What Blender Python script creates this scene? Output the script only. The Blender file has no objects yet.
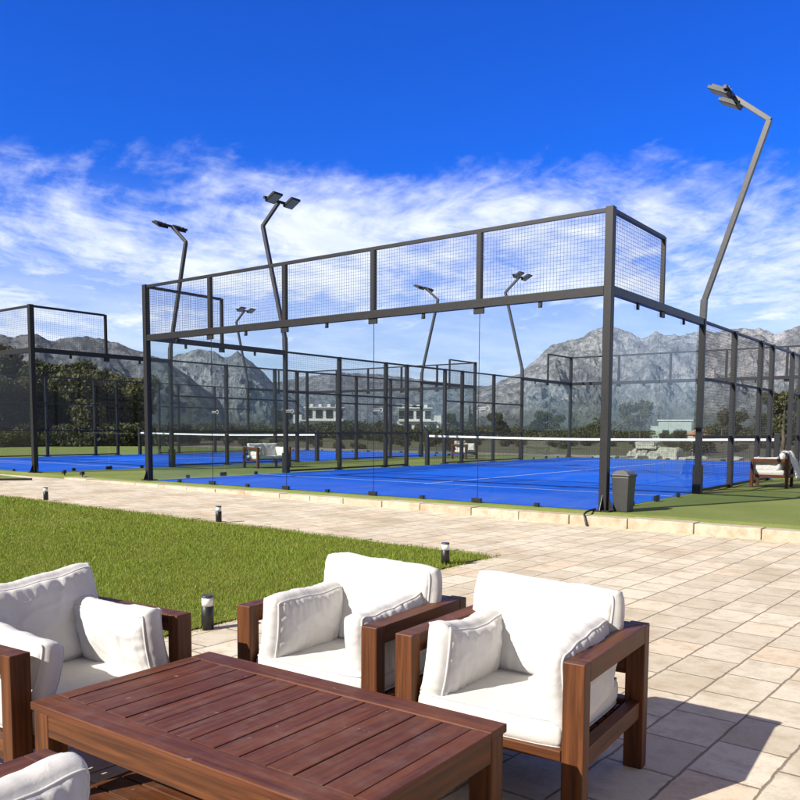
import bpy, bmesh, math, random
import numpy as np
from mathutils import Vector, Matrix, noise as mnoise

random.seed(7)
rng = np.random.default_rng(7)
S = bpy.context.scene
COL = S.collection
PI = math.pi

# ------------------------------------------------------------------ camera
CAM = Vector((4.3975, -10.3797, 1.0859))
YAW, PITCH, ROLL, FPX, CYPX = -0.64695, -0.079438, 0.005174, 814.24, 494.26
cy_, sy_ = math.cos(YAW), math.sin(YAW)
cp_, sp_ = math.cos(PITCH), math.sin(PITCH)
fwd = Vector((sy_ * cp_, cy_ * cp_, sp_))
rt = Vector((cy_, -sy_, 0.0))
up = rt.cross(fwd)
rt2 = rt * math.cos(ROLL) + up * math.sin(ROLL)
up2 = -rt * math.sin(ROLL) + up * math.cos(ROLL)
cd = bpy.data.cameras.new('camera')
cd.sensor_width = 36.0
cd.lens = FPX / 800.0 * 36.0
cd.shift_y = (CYPX - 400.0) / 800.0
cd.clip_start = 0.05
cd.clip_end = 40000.0
cam = bpy.data.objects.new('camera', cd)
M3 = Matrix((rt2, up2, -fwd)).transposed()
cam.matrix_world = Matrix.Translation(CAM) @ M3.to_4x4()
COL.objects.link(cam)
S.camera = cam


def bearing(px, y=429.0):
    """unit horizontal direction and elevation slope of a viewing ray"""
    d = fwd + rt2 * ((px - 400.0) / FPX) - up2 * ((y - CYPX) / FPX)
    h = math.hypot(d.x, d.y)
    return d.x / h, d.y / h, d.z / h


def far(px, dist):
    bx, by, _ = bearing(px)
    return CAM.x + bx * dist, CAM.y + by * dist


# ------------------------------------------------------------------ light
SUN_EL = math.radians(34.0)
SUN_AZ = math.radians(201.5)           # clockwise from +Y
sun_dir = Vector((math.sin(SUN_AZ) * math.cos(SUN_EL), math.cos(SUN_AZ) * math.cos(SUN_EL), math.sin(SUN_EL)))
sl = bpy.data.lights.new('sun', 'SUN')
sl.energy = 5.0
sl.angle = math.radians(0.5)
sl.color = (1.0, 0.935, 0.84)
so = bpy.data.objects.new('sun', sl)
so.rotation_euler = (-sun_dir).to_track_quat('-Z', 'Y').to_euler()
so.location = (0, -20, 30)
COL.objects.link(so)

W = bpy.data.worlds.new('World')
S.world = W
W.use_nodes = True
wt = W.node_tree
wt.nodes.clear()


class NT:
    """tiny node-tree writer"""
    def __init__(self, tree):
        self.t = tree

    def n(self, kind, **kw):
        nd = self.t.nodes.new(kind)
        for k, v in kw.items():
            if k.startswith('i_'):
                key = k[2:]
                key = int(key) if key.isdigit() else key
                self.put(nd.inputs[key], v)
            else:
                setattr(nd, k, v)
        return nd

    def put(self, sock, v):
        if isinstance(v, bpy.types.NodeSocket):
            self.t.links.new(v, sock)
        elif v is not None:
            sock.default_value = v

    def math(self, op, a, b=None, c=None, clamp=False):
        nd = self.t.nodes.new('ShaderNodeMath')
        nd.operation = op
        nd.use_clamp = clamp
        self.put(nd.inputs[0], a)
        if b is not None: self.put(nd.inputs[1], b)
        if c is not None: self.put(nd.inputs[2], c)
        return nd.outputs[0]

    def ramp(self, fac, a, b, lo=0.0, hi=1.0):
        nd = self.t.nodes.new('ShaderNodeMapRange')
        nd.clamp = True
        nd.interpolation_type = 'SMOOTHSTEP'
        self.put(nd.inputs[0], fac)
        nd.inputs[1].default_value = a
        nd.inputs[2].default_value = b
        nd.inputs[3].default_value = lo
        nd.inputs[4].default_value = hi
        return nd.outputs[0]

    def mix(self, fac, a, b, mode='MIX'):
        nd = self.t.nodes.new('ShaderNodeMix')
        nd.data_type = 'RGBA'
        nd.blend_type = mode
        self.put(nd.inputs[0], fac)
        self.put(nd.inputs[6], (*a, 1) if isinstance(a, tuple) and len(a) == 3 else a)
        self.put(nd.inputs[7], (*b, 1) if isinstance(b, tuple) and len(b) == 3 else b)
        return nd.outputs[2]

    def noise(self, vec, scale, detail=4, rough=0.55, dist=0.0, out=0):
        nd = self.t.nodes.new('ShaderNodeTexNoise')
        if vec is not None: self.put(nd.inputs['Vector'], vec)
        nd.inputs['Scale'].default_value = scale
        nd.inputs['Detail'].default_value = detail
        nd.inputs['Roughness'].default_value = rough
        nd.inputs['Distortion'].default_value = dist
        return nd.outputs[out]

    def mapping(self, vec, scale=(1, 1, 1), loc=(0, 0, 0), rot=(0, 0, 0)):
        nd = self.t.nodes.new('ShaderNodeMapping')
        self.put(nd.inputs[0], vec)
        nd.inputs[1].default_value = loc
        nd.inputs[2].default_value = rot
        nd.inputs[3].default_value = scale
        return nd.outputs[0]

    def comb(self, x, y, z):
        nd = self.t.nodes.new('ShaderNodeCombineXYZ')
        for i, v in enumerate((x, y, z)): self.put(nd.inputs[i], v)
        return nd.outputs[0]


CLX, CLY = -7.0, 12.0          # which stretch of the cloud layer is overhead
g = NT(wt)
tc = g.n('ShaderNodeTexCoord')
sky = g.n('ShaderNodeTexSky')
sky.sky_type = 'NISHITA'
sky.sun_disc = False
sky.sun_elevation = SUN_EL
sky.sun_rotation = SUN_AZ
sky.altitude = 50
sky.air_density = 1.0
sky.dust_density = 0.3
sky.ozone_density = 2.5
hs = g.n('ShaderNodeHueSaturation')
hs.inputs['Hue'].default_value = 0.512
hs.inputs['Saturation'].default_value = 1.25
hs.inputs['Value'].default_value = 1.0
wt.links.new(sky.outputs[0], hs.inputs['Color'])
skycol = g.mix(1.0, hs.outputs[0], (0.02, 0.56, 1.52), 'MULTIPLY')
dirv = tc.outputs['Generated']
sep = g.n('ShaderNodeSeparateXYZ')
wt.links.new(dirv, sep.inputs[0])
dz = g.math('MAXIMUM', sep.outputs[2], 0.0)
inv = g.math('DIVIDE', 1.0, g.math('ADD', dz, 0.09))
cx = g.math('MULTIPLY', sep.outputs[0], inv)
cyv = g.math('MULTIPLY', sep.outputs[1], inv)
cv = g.mapping(g.comb(cx, cyv, 0.0), loc=(CLX, CLY, 0))
# streaky cirrus on the plane of the cloud layer
cvr = g.mapping(cv, scale=(1.35, 1.0, 1.0), rot=(0, 0, math.radians(24)))
warp = g.noise(cv, 1.1, 3, 0.5, out=1)
vm = g.n('ShaderNodeVectorMath', operation='MULTIPLY_ADD')
wt.links.new(warp, vm.inputs[0])
vm.inputs[1].default_value = (0.55, 0.55, 0)
wt.links.new(cvr, vm.inputs[2])
n1 = g.noise(vm.outputs[0], 1.5, 9, 0.62)
n2 = g.noise(vm.outputs[0], 5.0, 8, 0.64)
fib = g.noise(g.mapping(vm.outputs[0], scale=(1.2, 3.2, 1.0)), 2.2, 6, 0.6)
big = g.noise(cv, 0.45, 2, 0.5)
den = g.math('ADD', g.math('MULTIPLY', n1, 0.50), g.math('MULTIPLY', n2, 0.26))
den = g.math('ADD', den, g.math('MULTIPLY', fib, 0.26))
den = g.math('ADD', den, g.math('MULTIPLY', g.math('SUBTRACT', big, 0.5), 0.55))
bias = g.ramp(dz, 0.22, 0.40, 0.12, -0.30)
# unseen cloud added behind, beside and above the camera to neutralise blue ambient light
back = g.math('ADD', g.math('MULTIPLY', sep.outputs[0], 0.45), g.math('MULTIPLY', sep.outputs[1], -0.9))
bias = g.math('ADD', bias, g.math('ADD', g.ramp(back, -0.62, 0.05, 0.0, 0.42), g.ramp(dz, 0.55, 0.78, 0.0, 0.42)))
den = g.math('ADD', den, bias)
cl = g.ramp(den, 0.455, 0.79, 0.0, 0.95)
hazeb = g.ramp(dz, 0.0, 0.30, 0.86, 0.0)
cfac = g.math('MAXIMUM', cl, hazeb)
shade = g.noise(vm.outputs[0], 2.3, 6, 0.6)
ccol = g.mix(g.ramp(shade, 0.3, 0.7), (6.8, 7.4, 8.3), (9.0, 9.3, 9.6))
fill_cloud = g.math('MAXIMUM', g.ramp(back, -0.6, 0.0), g.ramp(dz, 0.5, 0.7))
ccol = g.mix(fill_cloud, ccol, (2.7, 2.2, 1.6))          # added cloud is dim and warm, to offset blue in the shadows
skyout = g.mix(cfac, skycol, ccol)
bg = g.n('ShaderNodeBackground')
wt.links.new(skyout, bg.inputs[0])
bg.inputs[1].default_value = 0.085
wo = g.n('ShaderNodeOutputWorld')
wt.links.new(bg.outputs[0], wo.inputs[0])

S.view_settings.view_transform = 'Standard'
S.view_settings.look = 'None'
HAZE = 0.00004
S.view_settings.exposure = 0.68
S.view_settings.gamma = 1.0
S.view_settings.use_curve_mapping = False
S.render.engine = 'CYCLES'
S.cycles.max_bounces = 12
S.cycles.transparent_max_bounces = 40


# ------------------------------------------------------------------ helpers
def tag(o, label=None, cat=None, group=None, kind=None):
    if label: o['label'] = label
    if cat: o['category'] = cat
    if group: o['group'] = group
    if kind: o['kind'] = kind
    return o


def empty(name, loc=(0, 0, 0), rz=0.0):
    o = bpy.data.objects.new(name, None)
    o.empty_display_size = 0.2
    COL.objects.link(o)
    o.location = loc
    o.rotation_euler = (0, 0, rz)
    return o


KIDS = {}


class MB:
    def __init__(self):
        self.v, self.f, self.uv, self.sm = [], [], [], []

    def quad(self, pts, uvs=None, smooth=False):
        b = len(self.v)
        self.v += [tuple(p) for p in pts]
        self.f.append(tuple(range(b, b + len(pts))))
        self.uv.append(uvs or [(p[0], p[1]) for p in pts])
        self.sm.append(smooth)

    def box(self, c, s, M=None, taper=1.0):
        """box centre c size s; uv runs along the longest side"""
        hx, hy, hz = s[0] / 2, s[1] / 2, s[2] / 2
        long = max(range(3), key=lambda i: s[i])
        off = (random.random() * 40, random.random() * 40)
        P = []
        for z in (-1, 1):
            k = taper if z > 0 else 1.0
            for y in (-1, 1):
                for x in (-1, 1):
                    P.append(Vector((x * hx * k, y * hy * k, z * hz)))
        F = [(0, 2, 3, 1), (4, 5, 7, 6), (0, 1, 5, 4), (1, 3, 7, 5), (3, 2, 6, 7), (2, 0, 4, 6)]
        b = len(self.v)
        cc = Vector(c)
        for p in P:
            q = (M @ p if M is not None else p) + cc
            self.v.append(tuple(q))
        others = [i for i in range(3) if i != long]
        for f in F:
            self.f.append(tuple(b + i for i in f))
            ax = [i for i in range(3) if max(P[k][i] for k in f) - min(P[k][i] for k in f) > 1e-6]
            if long in ax:
                o2 = [i for i in ax if i != long][0] if len(ax) > 1 else others[0]
                self.uv.append([(P[k][long] + off[0], P[k][o2] + off[1] + o2) for k in f])
            else:
                self.uv.append([(P[k][others[0]] * .2 + off[0], P[k][others[1]] + off[1]) for k in f])
            self.sm.append(False)
        return self

    def bar(self, p0, p1, w, h=None, upv=(0, 0, 1)):
        p0, p1 = Vector(p0), Vector(p1)
        d = p1 - p0
        L = d.length
        z = d / L
        u = Vector(upv)
        if abs(z.dot(u)) > 0.98: u = Vector((0, 1, 0))
        x = u.cross(z).normalized()
        y = z.cross(x)
        M = Matrix((x, y, z)).transposed()
        return self.box((p0 + p1) / 2, (w, h or w, L), M)

    def tube(self, pts, r, n=8, caps=True):
        rings = []
        pts = [Vector(p) for p in pts]
        for i, p in enumerate(pts):
            a = pts[max(i - 1, 0)]
            c = pts[min(i + 1, len(pts) - 1)]
            t = (c - a).normalized()
            u = Vector((0, 0, 1)) if abs(t.z) < 0.95 else Vector((1, 0, 0))
            x = u.cross(t).normalized()
            y = t.cross(x)
            rr = r[i] if isinstance(r, (list, tuple)) else r
            b = len(self.v)
            for k in range(n):
                an = 2 * PI * k / n
                self.v.append(tuple(p + x * (rr * math.cos(an)) + y * (rr * math.sin(an))))
            rings.append(b)
        for i in range(len(rings) - 1):
            for k in range(n):
                k2 = (k + 1) % n
                self.f.append((rings[i] + k, rings[i] + k2, rings[i + 1] + k2, rings[i + 1] + k))
                self.uv.append([(i * .1, k / n), (i * .1, (k + 1) / n), (i * .1 + .1, (k + 1) / n), (i * .1 + .1, k / n)])
                self.sm.append(True)
        if caps:
            for bb, rev in ((rings[0], True), (rings[-1], False)):
                ids = [bb + k for k in range(n)]
                if rev: ids.reverse()
                self.f.append(tuple(ids))
                self.uv.append([(0, 0)] * n)
                self.sm.append(False)
        return self

    def lathe(self, prof, c=(0, 0, 0), n=24, cap=True):
        return self.tube_z([(z, r_) for r_, z in prof], c, n, cap)

    def tube_z(self, zr, c, n, cap):
        rings = []
        for z, r in zr:
            b = len(self.v)
            for k in range(n):
                an = 2 * PI * k / n
                self.v.append((c[0] + r * math.cos(an), c[1] + r * math.sin(an), c[2] + z))
            rings.append(b)
        for i in range(len(rings) - 1):
            for k in range(n):
                k2 = (k + 1) % n
                self.f.append((rings[i] + k, rings[i] + k2, rings[i + 1] + k2, rings[i + 1] + k))
                self.uv.append([(0, 0)] * 4)
                self.sm.append(True)
        if cap:
            self.f.append(tuple(rings[-1] + k for k in range(n))); self.uv.append([(0, 0)] * n); self.sm.append(False)
            self.f.append(tuple(rings[0] + n - 1 - k for k in range(n))); self.uv.append([(0, 0)] * n); self.sm.append(False)
        return self

    def build(self, name, m, parent=None, bevel=0.0, smooth=None):
        me = bpy.data.meshes.new(name)
        me.from_pydata(self.v, [], self.f)
        ul = me.uv_layers.new(name='UVMap')
        flat = [c for fu in self.uv for p in fu for c in p]
        if len(flat) == 2 * len(me.loops):
            ul.data.foreach_set('uv', flat)
        me.polygons.foreach_set('use_smooth', [bool(s) if smooth is None else smooth for s in self.sm])
        me.materials.append(m)
        me.update()
        return link(name, me, parent, bevel)


def link(name, me, parent=None, bevel=0.0):
    o = bpy.data.objects.new(name, me)
    COL.objects.link(o)
    if parent is not None:
        o.parent = parent
        KIDS.setdefault(parent.name, []).append(o)
    if bevel:
        bv = o.modifiers.new('bevel', 'BEVEL')
        bv.width = bevel
        bv.segments = 2
        bv.limit_method = 'ANGLE'
        bv.harden_normals = False
    return o


def copy_tree(o, parent=None):
    c = o.copy()
    COL.objects.link(c)
    if parent is not None:
        c.parent = parent
        KIDS.setdefault(parent.name, []).append(c)
    for ch in list(KIDS.get(o.name, [])):
        copy_tree(ch, c)
    return c


def place(o, loc, rz=0.0, sc=None, label=None):
    o.location = loc
    o.rotation_euler = (0, 0, rz)
    if sc: o.scale = sc if isinstance(sc, tuple) else (sc, sc, sc)
    if label: o['label'] = label
    return o


# ------------------------------------------------------------------ materials
def newmat(name):
    m = bpy.data.materials.new(name)
    m.use_nodes = True
    t = m.node_tree
    t.nodes.clear()
    return m, NT(t)


def finish(gm, col, rough, bump=None, bstr=0.2, bdist=0.01, metal=0.0, spec=0.5, coat=0.0, sheen=0.0, trans=0.0):
    b = gm.n('ShaderNodeBsdfPrincipled')
    gm.put(b.inputs['Base Color'], (*col, 1) if isinstance(col, tuple) and len(col) == 3 else col)
    gm.put(b.inputs['Roughness'], rough)
    b.inputs['Metallic'].default_value = metal
    b.inputs['Specular IOR Level'].default_value = spec
    b.inputs['Coat Weight'].default_value = coat
    b.inputs['Coat Roughness'].default_value = 0.25
    b.inputs['Sheen Weight'].default_value = sheen
    if bump is not None:
        bn = gm.n('ShaderNodeBump')
        bn.inputs['Strength'].default_value = bstr
        bn.inputs['Distance'].default_value = bdist
        gm.put(bn.inputs['Height'], bump)
        gm.put(b.inputs['Normal'], bn.outputs[0])
    out = gm.n('ShaderNodeOutputMaterial')
    if trans:
        tr = gm.n('ShaderNodeBsdfTranslucent')
        gm.put(tr.inputs[0], (*col, 1) if isinstance(col, tuple) and len(col) == 3 else col)
        ms = gm.n('ShaderNodeMixShader')
        ms.inputs[0].default_value = trans
        gm.put(ms.inputs[1], b.outputs[0]); gm.put(ms.inputs[2], tr.outputs[0])
        gm.put(out.inputs[0], ms.outputs[0])
    else:
        gm.put(out.inputs[0], b.outputs[0])
    return b


def plain(name, col, rough=0.6, var=0.15, scale=8.0, bstr=0.05, **kw):
    m, q = newmat(name)
    tcn = q.n('ShaderNodeTexCoord')
    n = q.noise(tcn.outputs['Object'], scale, 6, 0.6)
    c = q.mix(q.ramp(n, 0.25, 0.75), tuple(x * (1 - var) for x in col), tuple(min(1, x * (1 + var)) for x in col))
    finish(q, c, q.ramp(n, 0.2, 0.8, rough * 0.9, min(1, rough * 1.1)), n, bstr, 0.01, **kw)
    return m


MAT = {}
MAT['metal'] = plain('charcoal_powder_coat', (0.0115, 0.012, 0.014), 0.45, 0.12, 30, 0.02, spec=0.4)
MAT['metal_far'] = MAT['metal']
MAT['wire'] = plain('black_wire', (0.02, 0.02, 0.022), 0.5, 0.1, 20, 0)
MAT['pole'] = plain('grey_pole_paint', (0.045, 0.047, 0.052), 0.38, 0.1, 20, 0.02)
MAT['black'] = plain('black_plastic', (0.014, 0.014, 0.015), 0.45, 0.2, 30, 0.03)
MAT['steel'] = plain('galvanised_steel', (0.42, 0.42, 0.43), 0.4, 0.1, 40, 0.02, metal=0.7)
MAT['lens'] = plain('frosted_lens', (0.75, 0.76, 0.74), 0.3, 0.03, 10, 0)
MAT['lamp_glass'] = plain('lamp_glass', (0.22, 0.23, 0.25), 0.15, 0.1, 60, 0)
MAT['net_tape'] = plain('net_tape', (0.82, 0.82, 0.80), 0.6, 0.04, 30, 0.03)
MAT['cord'] = plain('net_cord', (0.015, 0.018, 0.016), 0.7, 0.1, 20, 0)
MAT['line'] = plain('court_paint', (0.62, 0.66, 0.82), 0.8, 0.1, 12, 0.05)
MAT['bin'] = plain('grey_bin_plastic', (0.036, 0.038, 0.038), 0.45, 0.1, 12, 0.05)
MAT['bin_dark'] = plain('dark_bin_plastic', (0.025, 0.026, 0.027), 0.45, 0.1, 12, 0.05)
MAT['lid'] = plain('bin_lid_plastic', (0.12, 0.12, 0.12), 0.35, 0.1, 12, 0.03)
MAT['etch'] = plain('etched_mark', (0.36, 0.39, 0.39), 0.7, 0.05, 40, 0)
MAT['stone'] = plain('pale_stone', (0.50, 0.46, 0.39), 0.9, 0.25, 5, 0.5)
MAT['cloth'] = plain('white_cloth', (0.74, 0.74, 0.76), 0.9, 0.06, 8, 0.1)
MAT['wall_white'] = plain('white_render', (0.70, 0.70, 0.69), 0.85, 0.06, 1.5, 0.05)
MAT['wall_pale'] = plain('pale_green_render', (0.36, 0.41, 0.37), 0.85, 0.08, 1.5, 0.05)
MAT['window'] = plain('dark_window', (0.03, 0.035, 0.04), 0.12, 0.1, 2, 0)
MAT['roof_tile'] = plain('orange_roof', (0.42, 0.20, 0.12), 0.85, 0.25, 3, 0.2)
MAT['bark'] = plain('bark', (0.11, 0.085, 0.06), 0.95, 0.3, 6, 0.6)

# glass: clear toughened panes, a faint cool tint
m, q = newmat('toughened_glass')
fr = q.n('ShaderNodeFresnel')
fr.inputs[0].default_value = 1.45
tr = q.n('ShaderNodeBsdfTransparent')
tr.inputs[0].default_value = (0.905, 0.935, 0.938, 1)
gl = q.n('ShaderNodeBsdfGlossy')
gl.inputs['Roughness'].default_value = 0.0
gl.inputs[0].default_value = (0.9, 0.95, 0.97, 1)
ms = q.n('ShaderNodeMixShader')
q.put(ms.inputs[0], q.math('MULTIPLY', q.math('MULTIPLY', fr.outputs[0], 0.85), q.math('SUBTRACT', 1.0, q.n('ShaderNodeNewGeometry').outputs['Backfacing']))); q.put(ms.inputs[1], tr.outputs[0]); q.put(ms.inputs[2], gl.outputs[0])
out = q.n('ShaderNodeOutputMaterial')
q.put(out.inputs[0], ms.outputs[0])
MAT['glass'] = m


def wood(name, base, dark, rough=0.38):
    m, q = newmat(name)
    uv = q.n('ShaderNodeUVMap')
    v = q.mapping(uv.outputs[0], scale=(2.2, 46.0, 1.0))
    v2 = q.mapping(uv.outputs[0], scale=(6.0, 260.0, 1.0))
    n1 = q.noise(v, 1.0, 6, 0.6, 0.6)
    n2 = q.noise(v2, 1.0, 3, 0.6)
    blot = q.noise(uv.outputs[0], 6.0, 4, 0.6)
    isl = q.n('ShaderNodeNewGeometry').outputs['Random Per Island']
    c = q.mix(q.ramp(n1, 0.30, 0.70), dark, base)
    c = q.mix(q.math('MULTIPLY', q.ramp(n2, 0.5, 0.75), 0.35), c, dark)
    c = q.mix(q.math('MULTIPLY', q.ramp(isl, 0, 1), 0.35), c, tuple(x * 0.6 for x in base))
    # dust and wear on upward faces
    pos = q.n('ShaderNodeNewGeometry')
    sepn = q.n('ShaderNodeSeparateXYZ'); q.put(sepn.inputs[0], pos.outputs['True Normal'])
    upm = q.ramp(sepn.outputs[2], 0.6, 0.95)
    d1 = q.noise(pos.outputs['Position'], 14.0, 6, 0.65)
    spots = q.ramp(q.noise(pos.outputs['Position'], 23.0, 2, 0.4), 0.735, 0.76)
    dust = q.math('MULTIPLY', upm, q.math('ADD', q.ramp(d1, 0.40, 0.8, 0.0, 0.16), q.math('MULTIPLY', spots, 0.40)))
    c = q.mix(dust, c, (0.30, 0.235, 0.20))
    finish(q, c, q.math('ADD', q.ramp(n1, 0.2, 0.8, rough, rough + 0.14), q.math('MULTIPLY', blot, 0.10)), n1, 0.15, 0.003, spec=0.32, coat=0.0)
    return m


MAT['wood'] = wood('stained_hardwood', (0.150, 0.050, 0.014), (0.050, 0.0155, 0.0055), 0.42)
MAT['wood_top'] = wood('weathered_tabletop', (0.155, 0.049, 0.017), (0.062, 0.0185, 0.0080), 0.42)

# cushion fabric
m, q = newmat('cream_fabric')
tcn = q.n('ShaderNodeTexCoord')
wv = q.n('ShaderNodeTexWave', wave_type='BANDS', bands_direction='X'); q.put(wv.inputs[0], tcn.outputs['Object']); wv.inputs['Scale'].default_value = 260
wv2 = q.n('ShaderNodeTexWave', wave_type='BANDS', bands_direction='Y'); q.put(wv2.inputs[0], tcn.outputs['Object']); wv2.inputs['Scale'].default_value = 260
nz = q.noise(tcn.outputs['Object'], 7, 5, 0.6)
nf = q.noise(tcn.outputs['Object'], 24, 4, 0.6, 0.8)
c = q.mix(q.ramp(nz, 0.3, 0.75), (0.61, 0.60, 0.575), (0.66, 0.655, 0.635))
hgt = q.math('ADD', q.math('MULTIPLY', q.math('ADD', wv.outputs['Fac'], wv2.outputs['Fac']), 0.06), nf)
finish(q, c, 0.92, hgt, 0.30, 0.008, spec=0.2, sheen=0.15)
MAT['fabric'] = m

# paving stones
m, q = newmat('paving_stones')
geo = q.n('ShaderNodeNewGeometry')
vv = q.mapping(geo.outputs['Position'], rot=(0, 0, math.radians(2.4)), loc=(0.02, 0.0, 0))
sp = q.n('ShaderNodeSeparateXYZ'); q.put(sp.inputs[0], vv)
wob = q.math('MULTIPLY', q.math('SUBTRACT', q.noise(vv, 9.0, 4, 0.6), 0.5), 0.018)
TX, TY = 0.272, 0.355
xs = q.math('DIVIDE', q.math('ADD', sp.outputs[0], wob), TX)
col_i = q.math('FLOOR', xs)
wn = q.n('ShaderNodeTexWhiteNoise', noise_dimensions='1D'); q.put(wn.inputs['W'], col_i)
ys = q.math('ADD', q.math('DIVIDE', q.math('ADD', sp.outputs[1], wob), TY), q.math('MULTIPLY', wn.outputs[0], 0.9))
row_i = q.math('FLOOR', ys)
fx = q.math('ABSOLUTE', q.math('SUBTRACT', q.math('FRACT', xs), 0.5))
fy = q.math('ABSOLUTE', q.math('SUBTRACT', q.math('FRACT', ys), 0.5))
rag = q.math('MULTIPLY', q.math('SUBTRACT', q.noise(vv, 60.0, 4, 0.65), 0.5), 0.030)
jx = q.ramp(q.math('ADD', fx, rag), 0.472, 0.491)
jy = q.math('MULTIPLY', q.ramp(q.math('ADD', fy, rag), 0.472, 0.492), 0.80)
joint = q.math('MAXIMUM', jx, jy)
wn2 = q.n('ShaderNodeTexWhiteNoise', noise_dimensions='2D'); q.put(wn2.inputs['Vector'], q.comb(col_i, row_i, 0.0))
tone = wn2.outputs['Value']
spn = q.n('ShaderNodeSeparateColor'); q.put(spn.inputs[0], wn2.outputs['Color'])
c = q.mix(tone, (0.56, 0.495, 0.38), (0.74, 0.685, 0.55))
c = q.mix(q.math('MULTIPLY', q.ramp(spn.outputs[0], 0.72, 0.98), 0.5), c, (0.62, 0.45, 0.30))
mot = q.noise(vv, 9.0, 7, 0.7)
c = q.mix(q.ramp(mot, 0.42, 0.72, 0, 0.55), c, (0.35, 0.275, 0.18))
mot2 = q.noise(vv, 1.3, 5, 0.6)
c = q.mix(q.ramp(mot2, 0.48, 0.66, 0, 0.45), c, (0.37, 0.285, 0.18))
fine = q.noise(vv, 85.0, 5, 0.7)
c = q.mix(q.ramp(fine, 0.45, 0.75, 0, 0.35), c, (0.38, 0.32, 0.24))
c = q.mix(q.math('MULTIPLY', joint, 0.8), c, (0.15, 0.115, 0.078))
hh = q.math('SUBTRACT', q.math('ADD', q.math('MULTIPLY', fine, 0.22), q.math('ADD', q.math('MULTIPLY', mot, 0.5), q.math('MULTIPLY', tone, 0.25))), q.math('MULTIPLY', joint, 1.3))
finish(q, c, 0.85, hh, 0.55, 0.008, spec=0.3)
MAT['paving'] = m

# kerb stone
m, q = newmat('kerb_stone')
geo = q.n('ShaderNodeNewGeometry')
nn = q.noise(geo.outputs['Position'], 6.0, 7, 0.7)
n3 = q.noise(geo.outputs['Position'], 42.0, 5, 0.7)
isl = geo.outputs['Random Per Island']
c = q.mix(isl, (0.46, 0.395, 0.30), (0.55, 0.495, 0.40))
c = q.mix(q.ramp(nn, 0.4, 0.70, 0, 0.7), c, (0.33, 0.235, 0.14))
c = q.mix(q.ramp(n3, 0.5, 0.75, 0, 0.35), c, (0.24, 0.19, 0.13))
finish(q, c, 0.9, q.math('ADD', nn, q.math('MULTIPLY', n3, 0.4)), 0.7, 0.012, spec=0.25)
MAT['kerb'] = m

# blue court turf
m, q = newmat('blue_court_turf')
geo = q.n('ShaderNodeNewGeometry')
n1 = q.noise(geo.outputs['Position'], 0.5, 4, 0.6)
n2 = q.noise(geo.outputs['Position'], 90.0, 3, 0.7)
c = q.mix(q.ramp(n1, 0.3, 0.7), (0.003, 0.10, 0.64), (0.005, 0.125, 0.74))
c = q.mix(q.ramp(n2, 0.4, 0.8, 0, 0.3), c, (0.003, 0.06, 0.44))
sand = q.noise(q.mapping(geo.outputs['Position'], scale=(1.0, 0.35, 1)), 1.1, 7, 0.7, 0.7)
c = q.mix(q.ramp(sand, 0.46, 0.68, 0, 0.55), c, (0.07, 0.17, 0.60))
spx = q.n('ShaderNodeSeparateXYZ'); q.put(spx.inputs[0], geo.outputs['Position'])
sy = q.math('ABSOLUTE', q.math('SUBTRACT', q.math('FRACT', q.math('DIVIDE', q.math('ADD', spx.outputs[1], 0.9), 3.96)), 0.5))
c = q.mix(q.ramp(sy, 0.0015, 0.005, 0.5, 0.0), c, (0.002, 0.04, 0.30))
finish(q, c, 0.85, n2, 0.4, 0.006, spec=0.15)
MAT['blue'] = m

# green artificial turf
m, q = newmat('green_artificial_turf')
geo = q.n('ShaderNodeNewGeometry')
n1 = q.noise(geo.outputs['Position'], 0.8, 5, 0.6)
n2 = q.noise(geo.outputs['Position'], 70.0, 4, 0.7)
n3 = q.noise(geo.outputs['Position'], 8.0, 5, 0.65)
c = q.mix(q.ramp(n1, 0.3, 0.7), (0.185, 0.235, 0.06), (0.24, 0.28, 0.085))
c = q.mix(q.ramp(n3, 0.45, 0.75, 0, 0.4), c, (0.14, 0.18, 0.045))
c = q.mix(q.ramp(n2, 0.4, 0.8, 0, 0.6), c, (0.055, 0.085, 0.02))
finish(q, c, 0.9, n2, 0.8, 0.02, spec=0.15)
MAT['turf'] = m

# soil under lawn
m, q = newmat('lawn_thatch')
geo = q.n('ShaderNodeNewGeometry')
n1 = q.noise(geo.outputs['Position'], 3.0, 6, 0.65)
n2 = q.noise(geo.outputs['Position'], 60.0, 4, 0.7)
c = q.mix(q.ramp(n1, 0.3, 0.7), (0.13, 0.165, 0.025), (0.19, 0.20, 0.04))
c = q.mix(q.ramp(n2, 0.4, 0.8, 0, 0.6), c, (0.04, 0.05, 0.015))
finish(q, c, 0.95, n2, 0.6, 0.02, spec=0.1)
MAT['thatch'] = m

# grass blades
m, q = newmat('grass_blades')
geo = q.n('ShaderNodeNewGeometry')
isl = geo.outputs['Random Per Island']
n1 = q.noise(geo.outputs['Position'], 0.9, 5, 0.6)
n2 = q.noise(geo.outputs['Position'], 5.0, 4, 0.6)
c = q.mix(isl, (0.185, 0.275, 0.026), (0.305, 0.395, 0.058))
c = q.mix(q.ramp(n1, 0.35, 0.7, 0, 0.5), c, (0.205, 0.25, 0.025))
c = q.mix(q.ramp(n2, 0.45, 0.7, 0, 0.4), c, (0.29, 0.29, 0.055))
pt = q.noise(geo.outputs['Position'], 0.45, 4, 0.65, 0.8)
c = q.mix(q.ramp(pt, 0.56, 0.70, 0, 0.28), c, (0.36, 0.33, 0.09))
c = q.mix(q.ramp(isl, 0.91, 0.95, 0, 0.7), c, (0.38, 0.32, 0.12))
finish(q, c, 0.6, spec=0.25, trans=0.35)
MAT['blade'] = m

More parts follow.
